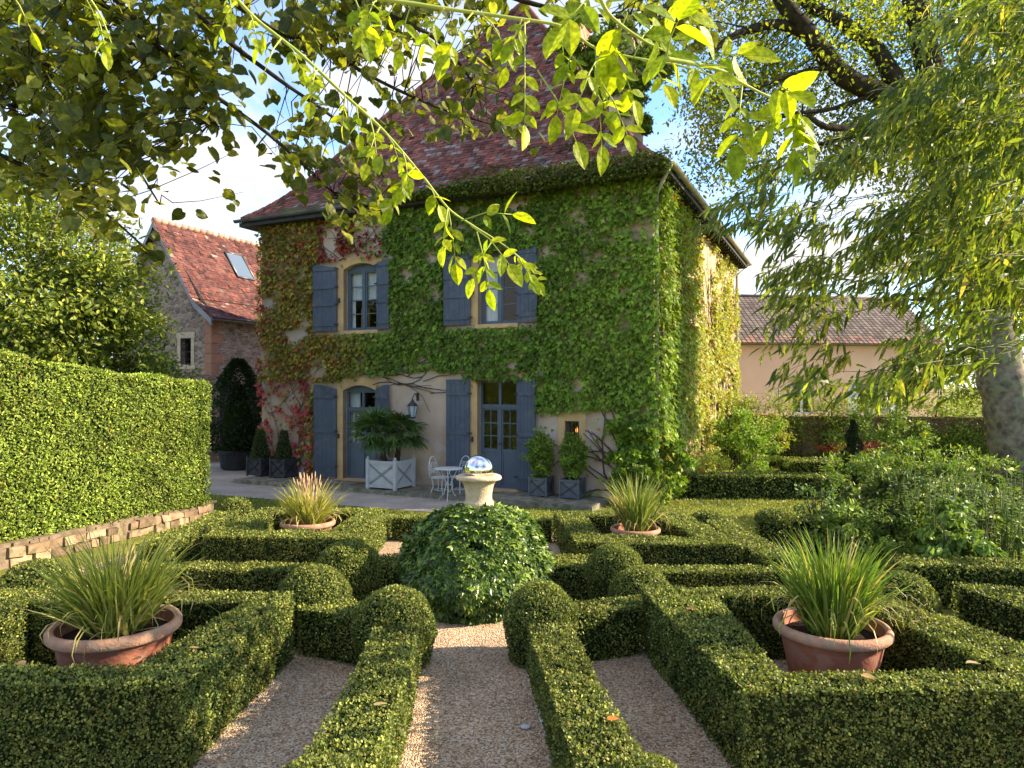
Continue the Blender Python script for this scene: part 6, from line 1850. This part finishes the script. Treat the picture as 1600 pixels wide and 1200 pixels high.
spray("long wisteria shoot arching from the upper left down to the right upper window", pa_, 1.95,
      auto(pa_[:6], 15, 62, 30, (1, 2), (.5, .8), 1, 3) + [(640, 280, -30, 45, 2, .8), (665, 290, 20, 30, 1, .9), (700, 325, 12, 85, 3, .9), (700, 325, -8, 60, 2, .8), (720, 345, 80, -10, 2, 1.0), (735, 352, 60, 60, 2, 1.0), (745, 362, 20, 90, 3, .9), (790, 385, 40, 50, 3, .7), (815, 405, 25, 35, 3, .6), (770, 375, -30, 60, 2, .8)])
pb_ = [(530, -10), (620, 2), (700, 14), (800, 28), (880, 42), (930, 75), (990, 90), (1060, 102), (1120, 120), (1165, 128)]
spray("long wisteria shoot running across the top centre with large bright leaflets", pb_, 1.75,
      auto(pb_[:5], 10, 75, 40, (2, 2), (.7, 1.0), 1, 5) + [(820, 35, 0, 160, 4, .9), (840, 110, 60, 110, 2, 1.0), (900, 60, -30, 120, 3, 1.0), (930, 75, 10, 150, 3, 1.1), (940, 80, -40, 90, 2, 1.0), (960, 85, 30, 70, 2, 1.0), (1000, 92, 40, 40, 2, 1.0), (885, 45, 60, -40, 2, 1.1), (990, 90, 30, -50, 2, 1.1), (940, 130, 40, 80, 3, .8), (860, 45, 90, 130, 3, .9)])
pc_ = [(1040, 92), (1085, 100), (1130, 112), (1160, 130), (1200, 150), (1235, 158)]
spray("wisteria shoot end in the top centre right with broad leaflets hanging before the clouds", pc_, 1.6,
      [(1040, 92, 20, -60, 2, 1.3), (1060, 98, 60, 30, 2, 1.2), (1100, 105, 60, -20, 2, 1.1), (1160, 130, -8, 95, 3, 1.05), (1205, 148, 30, -5, 2, 1.2), (1235, 150, 8, 95, 4, .85), (1240, 155, 22, 70, 3, .85), (1230, 150, -35, 50, 2, .9)], lsz=.072)
pd_ = [(930, -30), (950, 20), (1000, 60), (1040, 80)]
spray("short wisteria spray with large leaflets at the very top, right of the roof", pd_, 1.7, [(940, -10, -60, 50, 2, 1.2), (980, 20, -20, 70, 2, 1.3), (1010, 40, 40, 60, 2, 1.2), (1030, -20, 60, 60, 2, 1.3)], lsz=.075)
pe_ = [(120, -30), (155, 20), (175, 70)]
spray("small light green spray hanging in the top left corner", pe_, 2.1, [(130, -10, 30, 70, 2, .8), (150, 20, 15, 60, 2, .8), (10, -20, 40, 70, 1, .8)], r0=.004)

# ------------------------------------------------------------------ small things on the ground
g = G(); n = 42000
y = 3.6 + rng.random(n)**1.6*4.6; x = rng.uniform(-1, 1, n)*(y*.5) - .1
P = np.c_[x, y, np.full(n, .004)]; cc = np.array(GC)[rng.integers(0, len(GC), n)]*rng.uniform(.7, 1.15, (n, 1))
T = rng.normal(0, 1, (n, 3)); T[:, 2] = 0
g.leaves(P, T, np.tile(z3, (n, 1)) + rng.normal(0, .12, (n, 3)), rng.uniform(.006, .014, n) + .014*(rng.random(n) < .08), 'pebble', cc)
n = 1500; y = 3.8 + rng.random(n)*6; x = rng.uniform(-.55, .5, n)*y
lc_ = np.array([[.5, .33, .16], [.38, .22, .1], [.55, .45, .25], [.2, .22, .08]])[rng.integers(0, 4, n)]*rng.uniform(.6, 1.1, (n, 1))
g.leaves(np.c_[x, y, rng.uniform(.012, .02, n)], rng.normal(0, 1, (n, 3))*[1, 1, .15], np.tile(z3, (n, 1))+rng.normal(0, .3, (n, 3)), rng.uniform(.012, .03, n), 'rhomb', lc_)
o = g.build("gravel", surf("pebble", (1, 1, 1), (.85, .85, .85), 30, .85, useattr=True)); o["kind"] = "stuff"; tag(o, "loose pinkish brown pebbles of the gravel path", None)
n = 60000; g = G()
x = rng.uniform(-7.5, 9.5, n); y = rng.uniform(11.6, 19.5, n)
dd = (np.c_[x, y]-A) @ Nf; ssx = (np.c_[x, y]-A) @ U
k = ~((dd < 2.95) & (ssx > 3.2)) & ~((dd < 0.05) & (ssx > -.1)) & ~((dd < 1.35) & (ssx > .8)) & (y > 11.8-0*x); x, y = x[k], y[k]; n = len(x)
P = np.c_[x, y, np.zeros(n)]
f = fbm(P, .8, 170)
g.leaves(P, rng.normal(0, .5, (n, 3))+z3*.9, rng.normal(0, 1, (n, 3)), rng.uniform(.03, .065, n), 'narrow', mixc(np.array([.13, .17, .03]), np.array([.33, .33, .07]), np.clip(rng.random(n)*.6+(f-.35), 0, 1)), 0, 3.5)
o = g.build("grass", M['leaf']); tag(o, "short mown lawn grass", None, None, "stuff")
# fallen leaves
FLV = [((1080, 958), .60, "orange brown fallen leaf lying on top of the right foreground hedge ring", (.50, .20, .08)), ((950, 1132), .45, "orange fallen leaf on the right path hedge", (.55, .22, .05)), ((1348, 1062), .60, "pale brown fallen leaf on the front side of the right foreground hedge ring", (.40, .25, .12)),
       ((1528, 1044), .60, "small tan fallen leaf near the right edge of the right hedge ring", (.48, .36, .20)), ((668, 1044), .0, "yellow fallen leaf on the central gravel path beside the left hedge", (.6, .38, .10)), ((585, 1110), .45, "tan fallen leaf on the left path hedge", (.45, .33, .15)),
       ((310, 1020), .62, "tan fallen leaf on the right side of the left foreground hedge ring", (.45, .30, .14)), ((40, 1043), .62, "orange tan fallen leaf at the left end of the left foreground hedge ring", (.5, .30, .13)), ((205, 1040), .62, "brown fallen leaf just in front of the left pot", (.45, .27, .12)),
       ((1432, 978), .6, "brown fallen leaf on the right limb of the right hedge ring", (.4, .26, .13)), ((535, 1030), .0, "grey green fallen leaf on the gravel between the left hedges", (.3, .36, .28))]
tv0, tf0 = TPL['lime']
for (xy, h_, lab, col) in FLV:
    X_, Y_ = gp(xy[0], xy[1], h_)
    a = random.uniform(0, 6.28)
    g = G(); g.leaves(np.array([[0, 0, 0.]]), np.array([[1, 0, .1]]), np.array([[0.1, 0, 1]]), random.uniform(.06, .085), 'lime', np.array(col))
    o = g.build("fallen_leaf", M['leaf']); o.location = (X_, Y_, h_ + .035 if h_ else .022); o.rotation_euler = (random.uniform(-.3, .3), random.uniform(-.3, .3), a)
    tag(o, lab, "leaf", "leaves fallen on the hedges and gravel")
# edging sheet showing at the foot of the right path hedge
g = G(); V = []
pts = [(815, 1005), (822, 1040), (830, 1060), (838, 1090), (846, 1125), (852, 1150)]
for i, (x, y) in enumerate(pts):
    X_, Y_ = gp(x, y); w_ = .016+.012*math.sin(i*2.3)
    V += [(X_-w_, Y_, .02+.01*math.sin(i*1.3)), (X_+w_+.02, Y_, .05+.015*math.sin(i*2.1))]
g.add(V, [(2*i, 2*i+1, 2*i+3, 2*i+2) for i in range(len(pts)-1)])
tag(g.build("edging_strip", M['white_plastic']), "crumpled whitish edging strip at the foot of the right path hedge", "edging")
X_, Y_ = gp(821, 1139)
g = G(); g.lathe([(.036, 0), (.04, .008), (.03, .016), (.001, .019)], (0, 0, 0), 9, wob=.15)
o = g.build("white_stone", M['white_plastic']); o.location = (X_, Y_, .012); o.scale = (1.15, .8, 1); tag(o, "flat white stone on the central gravel path near the right hedge", "stone")
